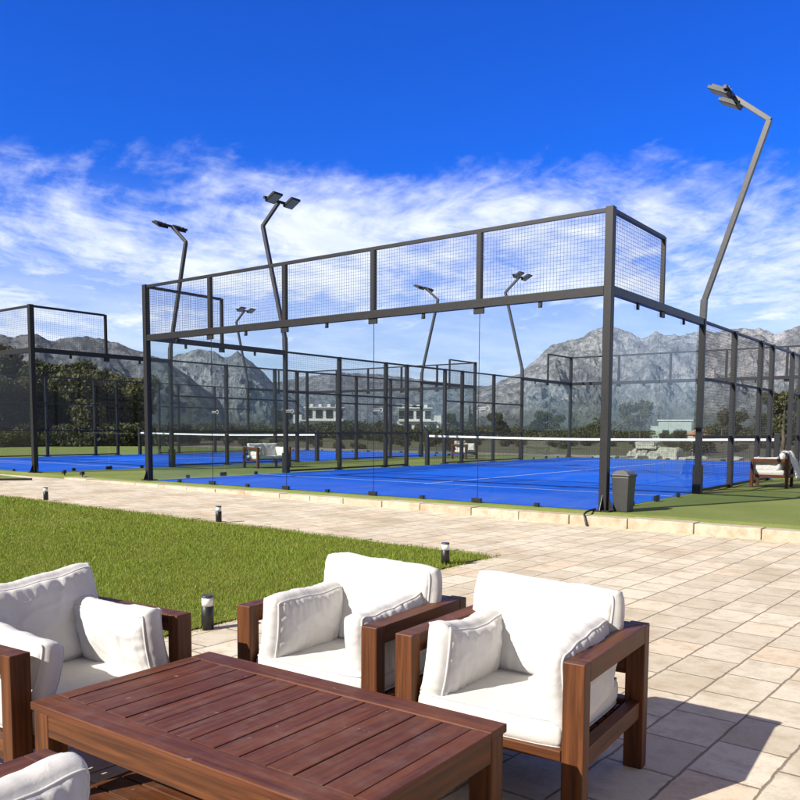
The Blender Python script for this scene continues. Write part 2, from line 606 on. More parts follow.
# open field
m, q = newmat('field_ground')
geo = q.n('ShaderNodeNewGeometry')
n1 = q.noise(geo.outputs['Position'], 0.022, 6, 0.6, 0.6)
n2 = q.noise(geo.outputs['Position'], 0.35, 8, 0.7)
n3 = q.noise(geo.outputs['Position'], 6.0, 4, 0.7)
c = q.mix(q.ramp(n1, 0.40, 0.60), (0.115, 0.115, 0.06), (0.17, 0.135, 0.09))
c = q.mix(q.ramp(n2, 0.42, 0.68, 0, 0.75), c, (0.062, 0.072, 0.03))
c = q.mix(q.ramp(n3, 0.5, 0.8, 0, 0.4), c, (0.20, 0.17, 0.12))
finish(q, c, 0.95, q.math('ADD', n2, q.math('MULTIPLY', n3, 0.2)), 0.6, 0.15, spec=0.1)
MAT['field'] = m

# gravel strip
m, q = newmat('gravel')
geo = q.n('ShaderNodeNewGeometry')
vo = q.n('ShaderNodeTexVoronoi'); q.put(vo.inputs['Vector'], geo.outputs['Position']); vo.inputs['Scale'].default_value = 9.0
n2 = q.noise(geo.outputs['Position'], 1.2, 5, 0.65)
spn = q.n('ShaderNodeSeparateColor'); q.put(spn.inputs[0], vo.outputs['Color'])
c = q.mix(spn.outputs[0], (0.26, 0.215, 0.17), (0.44, 0.38, 0.32))
c = q.mix(q.ramp(n2, 0.4, 0.7, 0, 0.5), c, (0.20, 0.17, 0.12))
finish(q, c, 0.95, vo.outputs['Distance'], 0.8, 0.05, spec=0.15)
MAT['gravel'] = m


def leafmat(name, a, b, tr=0.25):
    m, q = newmat(name)
    geo = q.n('ShaderNodeNewGeometry')
    isl = geo.outputs['Random Per Island']
    oi = q.n('ShaderNodeObjectInfo')
    n1 = q.noise(geo.outputs['Position'], 0.7, 3, 0.6)
    c = q.mix(isl, a, b)
    c = q.mix(q.ramp(n1, 0.35, 0.7, 0, 0.5), c, tuple(x * 0.6 for x in a))
    c = q.mix(q.math('MULTIPLY', oi.outputs['Random'], 0.35), c, (0.10, 0.085, 0.03))
    finish(q, c, 0.7, spec=0.25, trans=tr)
    return m


MAT['leaf_dark'] = leafmat('dark_leaves', (0.048, 0.060, 0.024), (0.105, 0.115, 0.045))
MAT['leaf_mid'] = leafmat('olive_leaves', (0.060, 0.072, 0.028), (0.105, 0.115, 0.05))
MAT['leaf_pale'] = leafmat('pale_leaves', (0.085, 0.095, 0.035), (0.15, 0.145, 0.06))
MAT['leaf_dry'] = leafmat('dry_scrub', (0.07, 0.058, 0.03), (0.12, 0.10, 0.055))


def rock(name, light, dark, scrub, sc, scrub_h):
    m, q = newmat(name)
    geo = q.n('ShaderNodeNewGeometry')
    P = geo.outputs['Position']
    sp = q.n('ShaderNodeSeparateXYZ'); q.put(sp.inputs[0], P)
    nr = q.n('ShaderNodeSeparateXYZ'); q.put(nr.inputs[0], geo.outputs['Normal'])
    n1 = q.noise(P, 0.004 * sc, 8, 0.65, 0.4)
    n2 = q.noise(P, 0.030 * sc, 9, 0.75)
    gul = q.noise(q.mapping(P, scale=(1.0, 1.0, 0.22)), 0.016 * sc, 8, 0.7, 0.6)
    strat = q.noise(q.mapping(P, scale=(0.3, 0.3, 2.0)), 0.012 * sc, 6, 0.65, 0.5)
    c = q.mix(q.ramp(n1, 0.35, 0.65), dark, light)
    c = q.mix(q.ramp(strat, 0.4, 0.7, 0, 0.5), c, tuple(x * 0.75 for x in light))
    c = q.mix(q.ramp(n2, 0.47, 0.60, 0, 0.75), c, tuple(x * 0.48 for x in dark))
    n4 = q.noise(P, 0.11 * sc, 6, 0.75)
    c = q.mix(q.ramp(n4, 0.50, 0.62, 0, 0.6), c, tuple(x * 0.5 for x in dark))
    c = q.mix(q.ramp(n4, 0.46, 0.36, 0, 0.45), c, tuple(min(1, x * 1.15) for x in light))
    c = q.mix(q.ramp(gul, 0.47, 0.57, 0, 0.7), c, tuple(x * 0.55 for x in dark))
    slope = q.ramp(nr.outputs[2], 0.62, 0.90)
    lowm = q.ramp(q.math('ADD', sp.outputs[2], q.math('MULTIPLY', q.math('SUBTRACT', n1, 0.5), scrub_h * 1.2)), scrub_h * 0.25, scrub_h, 1, 0)
    sm = q.math('MAXIMUM', q.math('MULTIPLY', lowm, 0.92), q.math('MULTIPLY', slope, q.ramp(n2, 0.45, 0.6, 0, 0.55)))
    c = q.mix(sm, c, q.mix(q.ramp(n2, 0.35, 0.7), scrub, tuple(x * 0.55 for x in scrub)))
    finish(q, c, 0.95, q.math('ADD', q.math('MULTIPLY', n2, 1.0), q.math('ADD', strat, gul)), 1.0, 26.0 / sc, spec=0.1)
    return m


MAT['rock'] = rock('grey_limestone', (0.63, 0.635, 0.65), (0.30, 0.305, 0.325), (0.15, 0.16, 0.12), 1.0, 120)
MAT['rock_dark'] = rock('dark_hillside', (0.34, 0.35, 0.37), (0.20, 0.21, 0.22), (0.085, 0.10, 0.08), 1.0, 120)
MAT['rock_far'] = rock('far_ridge', (0.44, 0.45, 0.47), (0.30, 0.305, 0.32), (0.14, 0.15, 0.14), 0.8, 60)


# ------------------------------------------------------------------ ground, hills
def sheet(name, x0, x1, y0, y1, z, m, kind='structure', nx=1, ny=1, zf=None):
    b = MB()
    for i in range(nx):
        for j in range(ny):
            xa, xb = x0 + (x1 - x0) * i / nx, x0 + (x1 - x0) * (i + 1) / nx
            ya, yb = y0 + (y1 - y0) * j / ny, y0 + (y1 - y0) * (j + 1) / ny
            pts = [(xa, ya), (xb, ya), (xb, yb), (xa, yb)]
            b.quad([(p[0], p[1], zf(*p) if zf else z) for p in pts])
    o = b.build(name, m)
    tag(o, kind=kind)
    return o


def poly(name, pts, z, m, kind='structure', zf=None):
    b = MB()
    b.quad([(p[0], p[1], zf(*p) if zf else z) for p in pts])
    return tag(b.build(name, m), kind=kind)


PZ = -0.16


def pz(x, y):
    return PZ + 0.0088 * min(max(0.0, -x), 12.5)


sheet('ground', -7900, 7900, -3900, 8900, -0.36, MAT['field'])
# patio: flat under the furniture and rising gently to the left, towards the courts
b = MB()
xsr = [16, 8, 4, 2, 0, -2, -4, -6, -8, -10, -12.5, -30]
for i in range(len(xsr) - 1):
    xa, xb = xsr[i + 1], xsr[i]
    b.quad([(xa, -16, pz(xa, 0)), (xb, -16, pz(xb, 0)), (xb, -0.43, pz(xb, 0)), (xa, -0.43, pz(xa, 0))])
tag(b.build('patio', MAT['paving']), kind='structure')

# turf platform of the courts
b = MB()
b.quad([(-45, -0.24, -0.04), (16, -0.24, -0.04), (16, -0.13, 0), (-45, -0.13, 0)])
b.quad([(-45, -0.13, 0), (16, -0.13, 0), (16, 20.6, 0), (-45, 20.6, 0)])
b.quad([(-45, -0.24, -0.35), (16, -0.24, -0.35), (16, -0.24, -0.04), (-45, -0.24, -0.04)])
b.quad([(16, 20.6, -0.35), (-45, 20.6, -0.35), (-45, 20.6, 0), (16, 20.6, 0)])
tag(b.build('artificial_turf', MAT['turf']), kind='structure')
b = MB()
b.quad([(-45, 20.6, -0.03), (22, 20.6, -0.03), (22, 24.5, -0.03), (-45, 24.5, -0.03)])
b.quad([(22, 24.5, -0.03), (-45, 24.5, -0.03), (-45, 24.9, -0.36), (22, 24.9, -0.36)][::-1])
b.quad([(16, -0.24, -0.03), (22, -0.24, -0.03), (22, 20.6, -0.03), (16, 20.6, -0.03)])
tag(b.build('gravel_path', MAT['gravel']), kind='structure')

# kerb: rough pale stones end to end
b = MB()
x = 15.8
while x > -12.4:
    L = random.uniform(0.72, 0.92)
    z0 = pz(x - L / 2, 0) - 0.06
    top = -0.028 + random.uniform(-0.008, 0.006)
    yo = random.uniform(-0.006, 0.006)
    b.box((x - L / 2, -0.290 + yo, (z0 + top) / 2), (L - 0.010, 0.31, top - z0))
    x -= L
kerb = b.build('kerb', MAT['kerb'], bevel=0.012)
tag(kerb, kind='structure')

# small second patch of turf beyond the path, lower left
poly('turf_patch', [(-12.55, -1.15), (-13.2, -2.05), (-26, -2.3), (-26, -0.75), (-14.5, -0.9)], 0, MAT['turf'], zf=lambda x, y: pz(x, y) + 0.035)
b = MB()
ed = [(-12.55, -1.15), (-13.2, -2.05), (-26, -2.3)]
for a, c in zip(ed, ed[1:]):
    b.bar((*a, pz(*a)), (*c, pz(*c)), 0.03, 0.09)
tag(b.build('turf_edging', MAT['black']), kind='structure')

# lawn
LX, LY = 0.34, -3.52


b = MB()
for i in range(len(xsr) - 1):
    xa, xb = xsr[i + 1], min(xsr[i], LX)
    if xb <= xa: continue
    b.quad([(xa, -15.5, pz(xa, 0) + .012), (xb + (0.17 if xb == LX else 0), -15.5, pz(xb, 0) + .012), (xb, LY, pz(xb, 0) + .012), (xa, LY, pz(xa, 0) + .012)])
tag(b.build('lawn_soil', MAT['thatch']), kind='structure')

# lawn edging stones, flush pavers round the grass
b = MB()
x = LX + 0.02
while x > -14:
    L = random.uniform(0.5, 0.62)
    zc = pz(x - L / 2, 0)
    b.box((x - L / 2, LY + 0.10 + random.uniform(-.006, .006), zc - 0.038 + random.uniform(0, .006)), (L - 0.014, 0.17, 0.09))
    x -= L
tag(b.build('lawn_edging', MAT['kerb'], bevel=0.008), kind='structure')

N = 420000
# density falls off with distance
bx = rng.uniform(-13.0, LX + 0.15, N * 2)
by = rng.uniform(-12.5, LY + 0.03, N * 2)
d2 = (bx - CAM.x) ** 2 + (by - CAM.y) ** 2
keep = (rng.random(N * 2) < np.clip(60.0 / d2, 0.35, 1.0)) & (bx < LX + 0.02 + 0.014 * (LY - by) + 0.045 * rng.standard_normal(N * 2)) \
    & (by < LY + 0.05 * rng.standard_normal(N * 2) + 0.01)
bx, by = bx[keep][:N], by[keep][:N]
N = len(bx)
bz = PZ + 0.0088 * np.clip(-bx, 0, 12.5) + 0.010
ang = rng.uniform(0, 2 * PI, N)
hgt = rng.uniform(0.014, 0.034, N) * (1 + 0.25 * np.sin(bx * 2.3 + 1) * np.sin(by * 2.9))
edge = np.minimum(LY - by, 1.0)
hgt *= np.where(edge < 0.25, 1.25, 1.0)
hgt *= np.where(rng.random(N) < 0.05, 1.7, 1.0)
dd = np.sqrt((bx - CAM.x) ** 2 + (by - CAM.y) ** 2)
wid = rng.uniform(0.0022, 0.0038, N) * np.clip(dd / 7.0, 0.9, 2.0)
lean = rng.uniform(0.0, 0.9, N) * hgt
la = rng.uniform(0, 2 * PI, N)
V = np.zeros((N, 3, 3))
V[:, 0] = np.stack([bx - np.cos(ang) * wid, by - np.sin(ang) * wid, bz], 1)
V[:, 1] = np.stack([bx + np.cos(ang) * wid, by + np.sin(ang) * wid, bz], 1)
V[:, 2] = np.stack([bx + np.cos(la) * lean, by + np.sin(la) * lean, bz + hgt], 1)


def trimesh(name, V, mat):
    n = V.shape[0]
    k = V.shape[1]
    me = bpy.data.meshes.new(name)
    me.vertices.add(n * k)
    me.vertices.foreach_set('co', V.reshape(-1).astype(np.float32))
    me.loops.add(n * k)
    me.loops.foreach_set('vertex_index', np.arange(n * k, dtype=np.int32))
    me.polygons.add(n)
    me.polygons.foreach_set('loop_start', np.arange(0, n * k, k, dtype=np.int32))
    me.polygons.foreach_set('loop_total', np.full(n, k, dtype=np.int32))
    me.materials.append(mat)
    me.update(calc_edges=True)
    me.validate()
    return me


o = link('lawn_grass', trimesh('lawn_grass', V, MAT['blade']))
tag(o, 'short green lawn between the stone path and the armchairs', 'grass', kind='stuff')


# mountains: polar height fields with real depth
def mountain(name, prof, dist, depth, m, seed, naz=420, nr=90, rough=1.0, label=None):
    px = [p[0] for p in prof]
    az, hh = [], []
    for a, y in prof:
        bxx, byy, sl_ = bearing(a, y)
        az.append(math.atan2(bxx, byy))
        hh.append(sl_)
    A = np.linspace(az[0], az[-1], naz)
    H = np.interp(A, az, hh)
    crest_s = 0.55
    verts = np.zeros((naz, nr, 3))
    for i in range(naz):
        ca, sa = math.sin(A[i]), math.cos(A[i])
        e = min(1.0, min(i, naz - 1 - i) / 12.0)
        for j in range(nr):
            s = j / (nr - 1)
            r = dist + depth * s
            x_, y_ = CAM.x + ca * r, CAM.y + sa * r
            if s < crest_s:
                t = s / crest_s
                k = (0.28 * t + 0.72 * t ** 1.9)
            else:
                t = (1 - s) / (1 - crest_s)
                k = t ** 0.9
            hc = H[i] * (dist + depth * crest_s) + CAM.z
            p = Vector((x_, y_, seed * 991.0)) / (depth * 0.22)
            rm = mnoise.ridged_multi_fractal(p, 0.9, 2.1, 7, 1.0, 2.0) / 2.2 - 0.55
            fb = mnoise.ridged_multi_fractal(p * 4.3, 0.8, 2.1, 6, 1.0, 2.0) / 2.2 - 0.5
            wgt = math.sin(PI * min(1, max(0, t))) if s < crest_s else 0.0
            near = math.exp(-((s - crest_s) / 0.06) ** 2)
            z_ = hc * k + hc * rough * (0.42 * rm * wgt + 0.15 * fb * (wgt + 0.30 * near))
            verts[i, j] = (x_, y_, max(-8.0, z_ * e - 2.0 if s > 0 else -6.0))
    F = []
    for i in range(naz - 1):
        for j in range(nr - 1):
            F.append((i * nr + j, i * nr + j + 1, (i + 1) * nr + j + 1, (i + 1) * nr + j))
    me = bpy.data.meshes.new(name)
    me.from_pydata([tuple(v) for v in verts.reshape(-1, 3)], [], F)
    me.polygons.foreach_set('use_smooth', [True] * len(F))
    me.materials.append(m)
    me.flip_normals()
    me.update()
    return tag(link(name, me), kind='structure')


mountain('mountain_ridge', [(230, 400), (260, 386), (300, 377), (340, 372), (380, 374), (420, 379), (460, 384), (500, 387), (560, 392)], 4300, 1500, MAT['rock_far'], 1, 240, 50, 0.7)
mountain('mountain', [(440, 412), (470, 393), (500, 381), (520, 373), (535, 360), (550, 346), (575, 339), (590, 331), (603, 326), (612, 323), (625, 331), (640, 337),
                      (655, 332), (680, 336), (705, 331), (730, 329), (745, 325), (760, 327), (775, 335), (790, 328), (800, 325), (850, 318), (920, 330), (1000, 340)], 2400, 1500, MAT['rock'], 2, 900, 220, 1.25)
mountain('rocky_peak', [(130, 392), (160, 362), (180, 354), (200, 349), (215, 351), (224, 356), (230, 355), (237, 351), (250, 360), (265, 374), (275, 385), (290, 396), (310, 412)], 2900, 1300, MAT['rock'], 3, 420, 150, 1.2)
mountain('dark_hill', [(-300, 340), (-150, 326), (-60, 331), (0, 334), (14, 336), (36, 333), (52, 340), (71, 337), (86, 336), (105, 339), (130, 346), (160, 358), (190, 376), (215, 396), (235, 415)], 1500, 900, MAT['rock_dark'], 4, 360, 90)


# ------------------------------------------------------------------ courts
for nm, X1 in (('blue_court', 0.0), ('blue_court', -14.5)):
    sheet(nm, X1 - 9.93, X1 - 0.07, 0.07, 19.93, 0.005, MAT['blue'])
    b = MB()
    for y in (3.05, 16.95):
        b.quad([(X1 - 9.9, y - .025, .009), (X1 - .1, y - .025, .009), (X1 - .1, y + .025, .009), (X1 - 9.9, y + .025, .009)])
    b.quad([(X1 - 5.025, 3.075, .009), (X1 - 4.975, 3.075, .009), (X1 - 4.975, 16.925, .009), (X1 - 5.025, 16.925, .009)])
    b.quad([(X1 - 5.025, 2.85, .009), (X1 - 4.975, 2.85, .009), (X1 - 4.975, 3.025, .009), (X1 - 5.025, 3.025, .009)])
    tag(b.build('court_lines', MAT['line']), kind='structure')


def wires(w, h, c=0.05, t=0.0028):
    """welded wire panel in the local xz plane"""
    b = MB()
    n = max(1, round(w / c)); k = max(1, round(h / c))
    for i in range(n + 1):
        x = -w / 2 + w * i / n
        b.box((x, -t * .5, 0), (t, t, h))
    for j in range(k + 1):
        z = -h / 2 + h * j / k
        b.box((0, t * .5, z), (w, t, t))
    return b


WIRE_CACHE = {}


def wire_panel(parent, p, w, h, rz):
    key = (round(w, 3), round(h, 3))
    if key not in WIRE_CACHE:
        o = wires(w, h).build('mesh_panel', MAT['wire'], parent)
        WIRE_CACHE[key] = o.data
    else:
        o = link('mesh_panel', WIRE_CACHE[key], parent)
    o.location = p
    o.rotation_euler = (0, 0, rz)
    return o


def enclosure(X1, label):
    """20 x 10 m cage: glass ends and corners, welded mesh sides"""
    X0 = X1 - 10.0
    root = empty('court_enclosure', (X1 - 5, 10, 0))
    tag(root, label, 'court fence', 'padel court enclosures')
    P = lambda x, y, z: (x - (X1 - 5), y - 10, z)
    m = MAT['metal']

    def part(name, mb, mm=m, bevel=0.0):
        return mb.build(name, mm, root, bevel)

    for yy, sgn in ((0.0, 1), (20.0, -1)):
        for xx in (X0, X1):
            part('post', MB().box(P(xx, yy, 2.0), (0.11, 0.11, 4.02)), bevel=0.004)
            sx = -1 if xx == X0 else 1
            # foot plate and gussets
            part('foot_plate', MB().box(P(xx, yy, 0.012), (0.24, 0.24, 0.018)))
            b = MB()
            for gx, gy in ((sx, 0), (0, -sgn)):
                a = Vector(P(xx + gx * 0.058, yy + gy * 0.058, 0.02)); c_ = a + Vector((gx * 0.09, gy * 0.09, 0)); t_ = a + Vector((0, 0, 0.20))
                w_ = Vector((gy, gx, 0)) * 0.005
                b.quad([a - w_, c_ - w_, t_ - w_]); b.quad([a + w_, t_ + w_, c_ + w_])
                b.quad([c_ - w_, c_ + w_, t_ + w_, t_ - w_])
            b.build('gusset', m, root)
        # end wall: beams, uprights, mesh, glass
        part('beam', MB().box(P(X1 - 5, yy - sgn * 0.005, 2.93), (9.885, 0.09, 0.12)), bevel=0.004)
        part('top_rail', MB().box(P(X1 - 5, yy, 3.975), (9.885, 0.055, 0.05)))
        for i in range(1, 5):
            part('upright', MB().box(P(X0 + 2 * i, yy, 3.47), (0.075, 0.075, 0.958)), bevel=0.003)
        for i in range(5):
            wire_panel(root, P(X0 + 1 + 2 * i, yy - sgn * 0.03, 3.47), 1.91, 0.95, 0)
            o = MB().box(P(X0 + 1 + 2 * i, yy + sgn * 0.012, 1.44), (1.985 if 0 < i < 4 else 1.93, 0.012, 2.84)).build('glass_panel', MAT['glass'], root)
            if i in (0, 4):
                o.location.x = 0.0275 if i == 0 else -0.0275
        for i in range(1, 5):
            part('clamp_plate', MB().box(P(X0 + 2 * i, yy - sgn * 0.012, 2.825), (0.17, 0.03, 0.085)))
            part('clamp_foot', MB().box(P(X0 + 2 * i, yy - sgn * 0.012, 0.038), (0.16, 0.035, 0.062)))
        for i in range(1, 5):
            part('glass_joint', MB().box(P(X0 + 2 * i, yy + sgn * 0.012, 1.44), (0.005, 0.010, 2.84)), MAT['black'])
        for i in range(5):
            part('clamp_tab', MB().box(P(X0 + 1 + 2 * i, yy - sgn * 0.012, 2.83), (0.05, 0.03, 0.08)).box(P(X0 + 1 + 2 * i, yy - sgn * 0.03, 2.80), (0.04, 0.02, 0.03)))
            part('clamp_shoe', MB().box(P(X0 + 1 + 2 * i, yy - sgn * 0.012, 0.032), (0.07, 0.04, 0.052)))
        # side returns: 2 m high corner section
        for xx, sx in ((X0, -1), (X1, 1)):
            yc = yy + sgn * 1.0
            part('upright', MB().box(P(xx, yy + sgn * 2.0, 3.49), (0.06, 0.06, 0.998)))
            part('top_rail', MB().box(P(xx, yy + sgn * 1.0125, 3.975), (0.055, 1.914, 0.05)))
            wire_panel(root, P(xx + sx * 0.02, yy + sgn * 1.01, 3.47), 1.87, 0.95, PI / 2)
            for k in (0, 1):
                MB().box(P(xx - sx * 0.012, yy + sgn * (1.03 + 1.97 * k), 1.44), (0.012, 1.93, 2.84)).build('glass_panel', MAT['glass'], root)
            part('beam', MB().box(P(xx + sx * 0.004, yy + sgn * 2.005, 2.94), (0.09, 3.88, 0.11)))
            part('clamp_plate', MB().box(P(xx + sx * 0.012, yy + sgn * 2.0, 2.84), (0.03, 0.15, 0.085)))
            part('clamp_foot', MB().box(P(xx + sx * 0.012, yy + sgn * 2.0, 0.05), (0.035, 0.17, 0.085)))
            for k in (1.0, 3.0):
                part('clamp_tab', MB().box(P(xx + sx * 0.012, yy + sgn * k, 2.84), (0.03, 0.05, 0.09)))
                part('clamp_shoe', MB().box(P(xx + sx * 0.012, yy + sgn * k, 0.04), (0.04, 0.08, 0.07)))
    # mesh sides
    ys = [4, 6, 8, 9, 11, 12, 14, 16]
    for xx, sx in ((X0, -1), (X1, 1)):
        for y in ys:
            part('post', MB().box(P(xx + sx * 0.01, y, 1.495), (0.10, 0.085, 2.985)), bevel=0.003)
            if y in (4, 16):
                part('foot_plate', MB().box(P(xx + sx * 0.01, y, 0.25), (0.14, 0.13, 0.49)))
            else:
                part('foot_plate', MB().box(P(xx + sx * 0.01, y, 0.010), (0.20, 0.18, 0.016)))
        for a, c_ in zip(ys, ys[1:]):
            if (a, c_) == (9, 11):
                part('side_rail', MB().box(P(xx, 10, 2.96), (0.05, 1.91, 0.05)))
                continue
            L = c_ - a - 0.088
            for z in (2.96, 1.99, 0.98, 0.05):
                part('side_rail', MB().box(P(xx, (a + c_) / 2, z), (0.045, L, 0.045)))
            wire_panel(root, P(xx + sx * 0.026, (a + c_) / 2, 1.50), L, 2.9, PI / 2)
    return root, P


encA, PA = enclosure(0.0, 'near padel court cage of charcoal posts, glass panels and wire mesh')
encB, PB = enclosure(-14.5, 'second padel court cage standing further left beyond the grass strip')

# etched maker's marks on the front panes of the near court
for k, x in enumerate((-8.0, -6.0, -4.0, -2.0)):
    b = MB()
    xx, yy, zz = x + 0.10, -0.0005, 1.40
    for dzz in (0.014, -0.014):
        b.box(PA(xx - 0.03, yy, zz + dzz), (0.13, 0.002, 0.007))
    prev = None
    for i in range(13):
        an = -0.6 * PI + 1.3 * PI * i / 12
        p = PA(xx + 0.06 + 0.036 * math.cos(an), yy, zz + 0.032 * math.sin(an))
        if prev: b.bar(prev, p, 0.007, 0.002, (0, 1, 0))
        prev = p
    b.build('etched_mark', MAT['etch'], encA)


def floodlight(x, y, sx, label, ex=0.76):
    """pole leaning away from the court, arm returning over it"""
    root = empty('floodlight_pole', (x, y, 0))
    tag(root, label, 'floodlight', 'court floodlights')
    m = MAT['pole']
    MB().bar((0.01 * sx, 0, 2.99), (0.02 * sx, 0, 3.32), 0.10, 0.10, (0, 1, 0)).build('pole_base', m, root, 0.004)
    b = MB()
    p0, p1 = Vector((0.02 * sx, 0, 3.30)), Vector((ex * sx, 0, 6.08))
    d = (p1 - p0).normalized()
    b.bar(p0, p1, 0.085, 0.085, (0, 1, 0))
    b.build('pole', m, root, 0.004)
    q0, q1 = Vector(((ex + 0.02) * sx, 0, 6.075)), Vector(((ex - 0.55) * sx, 0, 6.56))
    MB().bar(q0, q1, 0.075, 0.075, (0, 1, 0)).build('arm', m, root, 0.004)
    c0 = q1 + (q1 - q0).normalized() * 0.03
    MB().bar(c0 + Vector((0, -0.50, 0)), c0 + Vector((0, 0.50, 0)), 0.055, 0.055).build('crossbar', MAT['metal'], root)
    for s_ in (-1, 1):
        tilt = math.radians(-28) * -sx
        R = Matrix.Rotation(tilt, 3, 'Y')
        cc = c0 + Vector((-0.13 * sx, 0.30 * s_, 0.01))
        b = MB()
        b.box(cc, (0.34, 0.30, 0.045), R)
        for k in range(6):
            b.box(cc + R @ Vector((0.0, -0.11 + 0.044 * k, 0.042)), (0.27, 0.008, 0.04), R)
        lamp = b.build('lamp_head', MAT['metal'], root)
        MB().box(cc + R @ Vector((0, 0, -0.0255)), (0.29, 0.25, 0.006), R).build('lamp_lens', MAT['lamp_glass'], lamp)
        b = MB()
        b.box(c0 + Vector((-0.02 * sx, 0.30 * s_ - 0.06, 0.0)), (0.12, 0.012, 0.09))
        b.box(c0 + Vector((-0.02 * sx, 0.30 * s_ + 0.06, 0.0)), (0.12, 0.012, 0.09))
        b.box(c0 + Vector((-0.02 * sx, 0.30 * s_, -0.04)), (0.10, 0.118, 0.012))
        b.build('lamp_bracket', MAT['metal'], lamp)
    return root


floodlight(0, 4, 1, 'tallest grey floodlight pole at the right, nearest the grass with the bin', 0.95)
floodlight(-10, 4, -1, 'floodlight pole rising behind the near court front mesh, leaning left')
floodlight(-10, 16, -1, 'small distant floodlight leaning left at the far left of the near court')
floodlight(-14.5, 4, 1, 'floodlight of the second court leaning right with lamps pointing left')
floodlight(-24.5, 4, -1, 'floodlight pole of the second court standing at the left edge of the photo', 1.05)
floodlight(-14.5, 16, 1, 'small distant floodlight leaning right at the back of the second court')
floodlight(-24.5, 16, -1, 'smallest floodlight, farthest back in the second court, just above the near court front beam')


def net(X1, label):
    root = empty('court_net', (X1 - 5, 10, 0))
    tag(root, label, 'net', 'court nets')
    for s_ in (-1, 1):
        MB().box((s_ * 4.96, 0, 0.52), (0.11, 0.11, 1.04)).build('net_post', MAT['metal'], root, 0.004)

    def zt(x): return 0.875 + 0.045 * (abs(x) / 4.9) ** 1.4
    b = MB(); c_ = MB()
    n = 50
    for i in range(n):
        xa, xb = -4.9 + 9.8 * i / n, -4.9 + 9.8 * (i + 1) / n
        za, zb = zt(xa), zt(xb)
        for yy in (-0.008, 0.008):
            b.quad([(xa, yy, za - .055), (xb, yy, zb - .055), (xb, yy, zb), (xa, yy, za)])
        b.quad([(xa, -0.008, za), (xb, -0.008, zb), (xb, .008, zb), (xa, .008, za)])
    b.build('net_tape', MAT['net_tape'], root)
    for i in range(218):
        x = -4.9 + 0.045 * i
        c_.box((x, 0, zt(x) / 2 - 0.02), (0.0035, 0.0035, zt(x) - 0.07))
    for j in range(18):
        c_.box((0, 0.003, 0.03 + 0.045 * j), (9.8, 0.003, 0.003))
    c_.build('net_mesh', MAT['cord'], root)


net(0.0, 'net with white tape across the near blue court')
net(-14.5, 'net with white tape across the second court at the left')

# ------------------------------------------------------------------ bin, cable, spotlights
root = empty('litter_bin', (0.205, 0.17, 0))
tag(root, 'grey plastic litter bin standing beside the near court corner post', 'bin')
MB().box((0, 0, 0.235), (0.20, 0.22, 0.47), taper=1.22).build('body', MAT['bin'], root, 0.012)
MB().box((0, 0, 0.485), (0.265, 0.285, 0.035)).build('rim', MAT['bin_dark'], root, 0.008)
b = MB()
for i in range(8):
    a0, a1 = PI * i / 8, PI * (i + 1) / 8
    b.quad([(-0.105 * math.cos(a0), -0.125, 0.503 + 0.055 * math.sin(a0)), (-0.105 * math.cos(a1), -0.125, 0.503 + 0.055 * math.sin(a1)),
            (-0.105 * math.cos(a1), 0.125, 0.503 + 0.055 * math.sin(a1)), (-0.105 * math.cos(a0), 0.125, 0.503 + 0.055 * math.sin(a0))])
for yy in (-0.125, 0.125):
    pts = [(-0.105 * math.cos(PI * i / 8), yy, 0.503 + 0.055 * math.sin(PI * i / 8)) for i in range(9)]
    b.quad(pts if yy > 0 else pts[::-1])
b.build('swing_lid', MAT['lid'], root)

b = MB()
b.tube([(-0.09, -0.07, 0.03), (-0.10, -0.20, 0.022), (-0.095, -0.34, 0.012), (-0.075, -0.452, -0.01), (-0.05, -0.462, -0.09), (-0.03, -0.475, pz(0, 0) + 0.012), (0.0, -0.50, pz(0, 0) + 0.010)], 0.014, 8)
tag(b.build('power_cable', MAT['black']), 'short black cable hanging over the stone kerb by the corner post', 'cable')

for (x, y, lb) in ((-12.95, -0.16, 'small black ground spotlight, left one of two at the left end of the path'), (-12.15, -0.20, 'small black ground spotlight, right one of two at the left end of the path')):
    r_ = empty('ground_spotlight', (x, y, 0.0))
    tag(r_, lb, 'spotlight', 'spotlights in the turf')
    MB().bar((0, 0, 0), (0, 0, 0.06), 0.02).build('spike', MAT['black'], r_)
    MB().bar((-0.06, 0, 0.075), (0.06, -0.02, 0.085), 0.075).build('housing', MAT['black'], r_, 0.01)


# ------------------------------------------------------------------ bollards
def bollard():
    r_ = empty('bollard_light')
    tag(r_, 'x', 'bollard light', 'bollard lights round the lawn')
    MB().lathe([(0.038, 0.0), (0.038, 0.150), (0.034, 0.153)]).build('body', MAT['black'], r_)
    MB().lathe([(0.035, 0.152), (0.035, 0.206)]).build('lens', MAT['lens'], r_)
    MB().lathe([(0.037, 0.206), (0.038, 0.208), (0.038, 0.215), (0.034, 0.219)]).build('cap', MAT['pole'], r_)
    return r_


bol = bollard()
bspots = [(0.44, -7.12, 'black bollard light nearest the table, between the left and middle armchairs'),
          (0.27, -4.22, 'black bollard light at the right corner of the lawn, behind the middle armchair'),
          (-3.78, -3.44, 'black bollard light at the far edge of the lawn, second from the left'),
          (-8.05, -3.38, 'farthest black bollard light at the left end of the lawn')]
for i, (x, y, lb) in enumerate(bspots):
    o = bol if i == 0 else copy_tree(bol)
    place(o, (x, y, pz(x, y) - 0.004), 0.3 * i, None, lb)


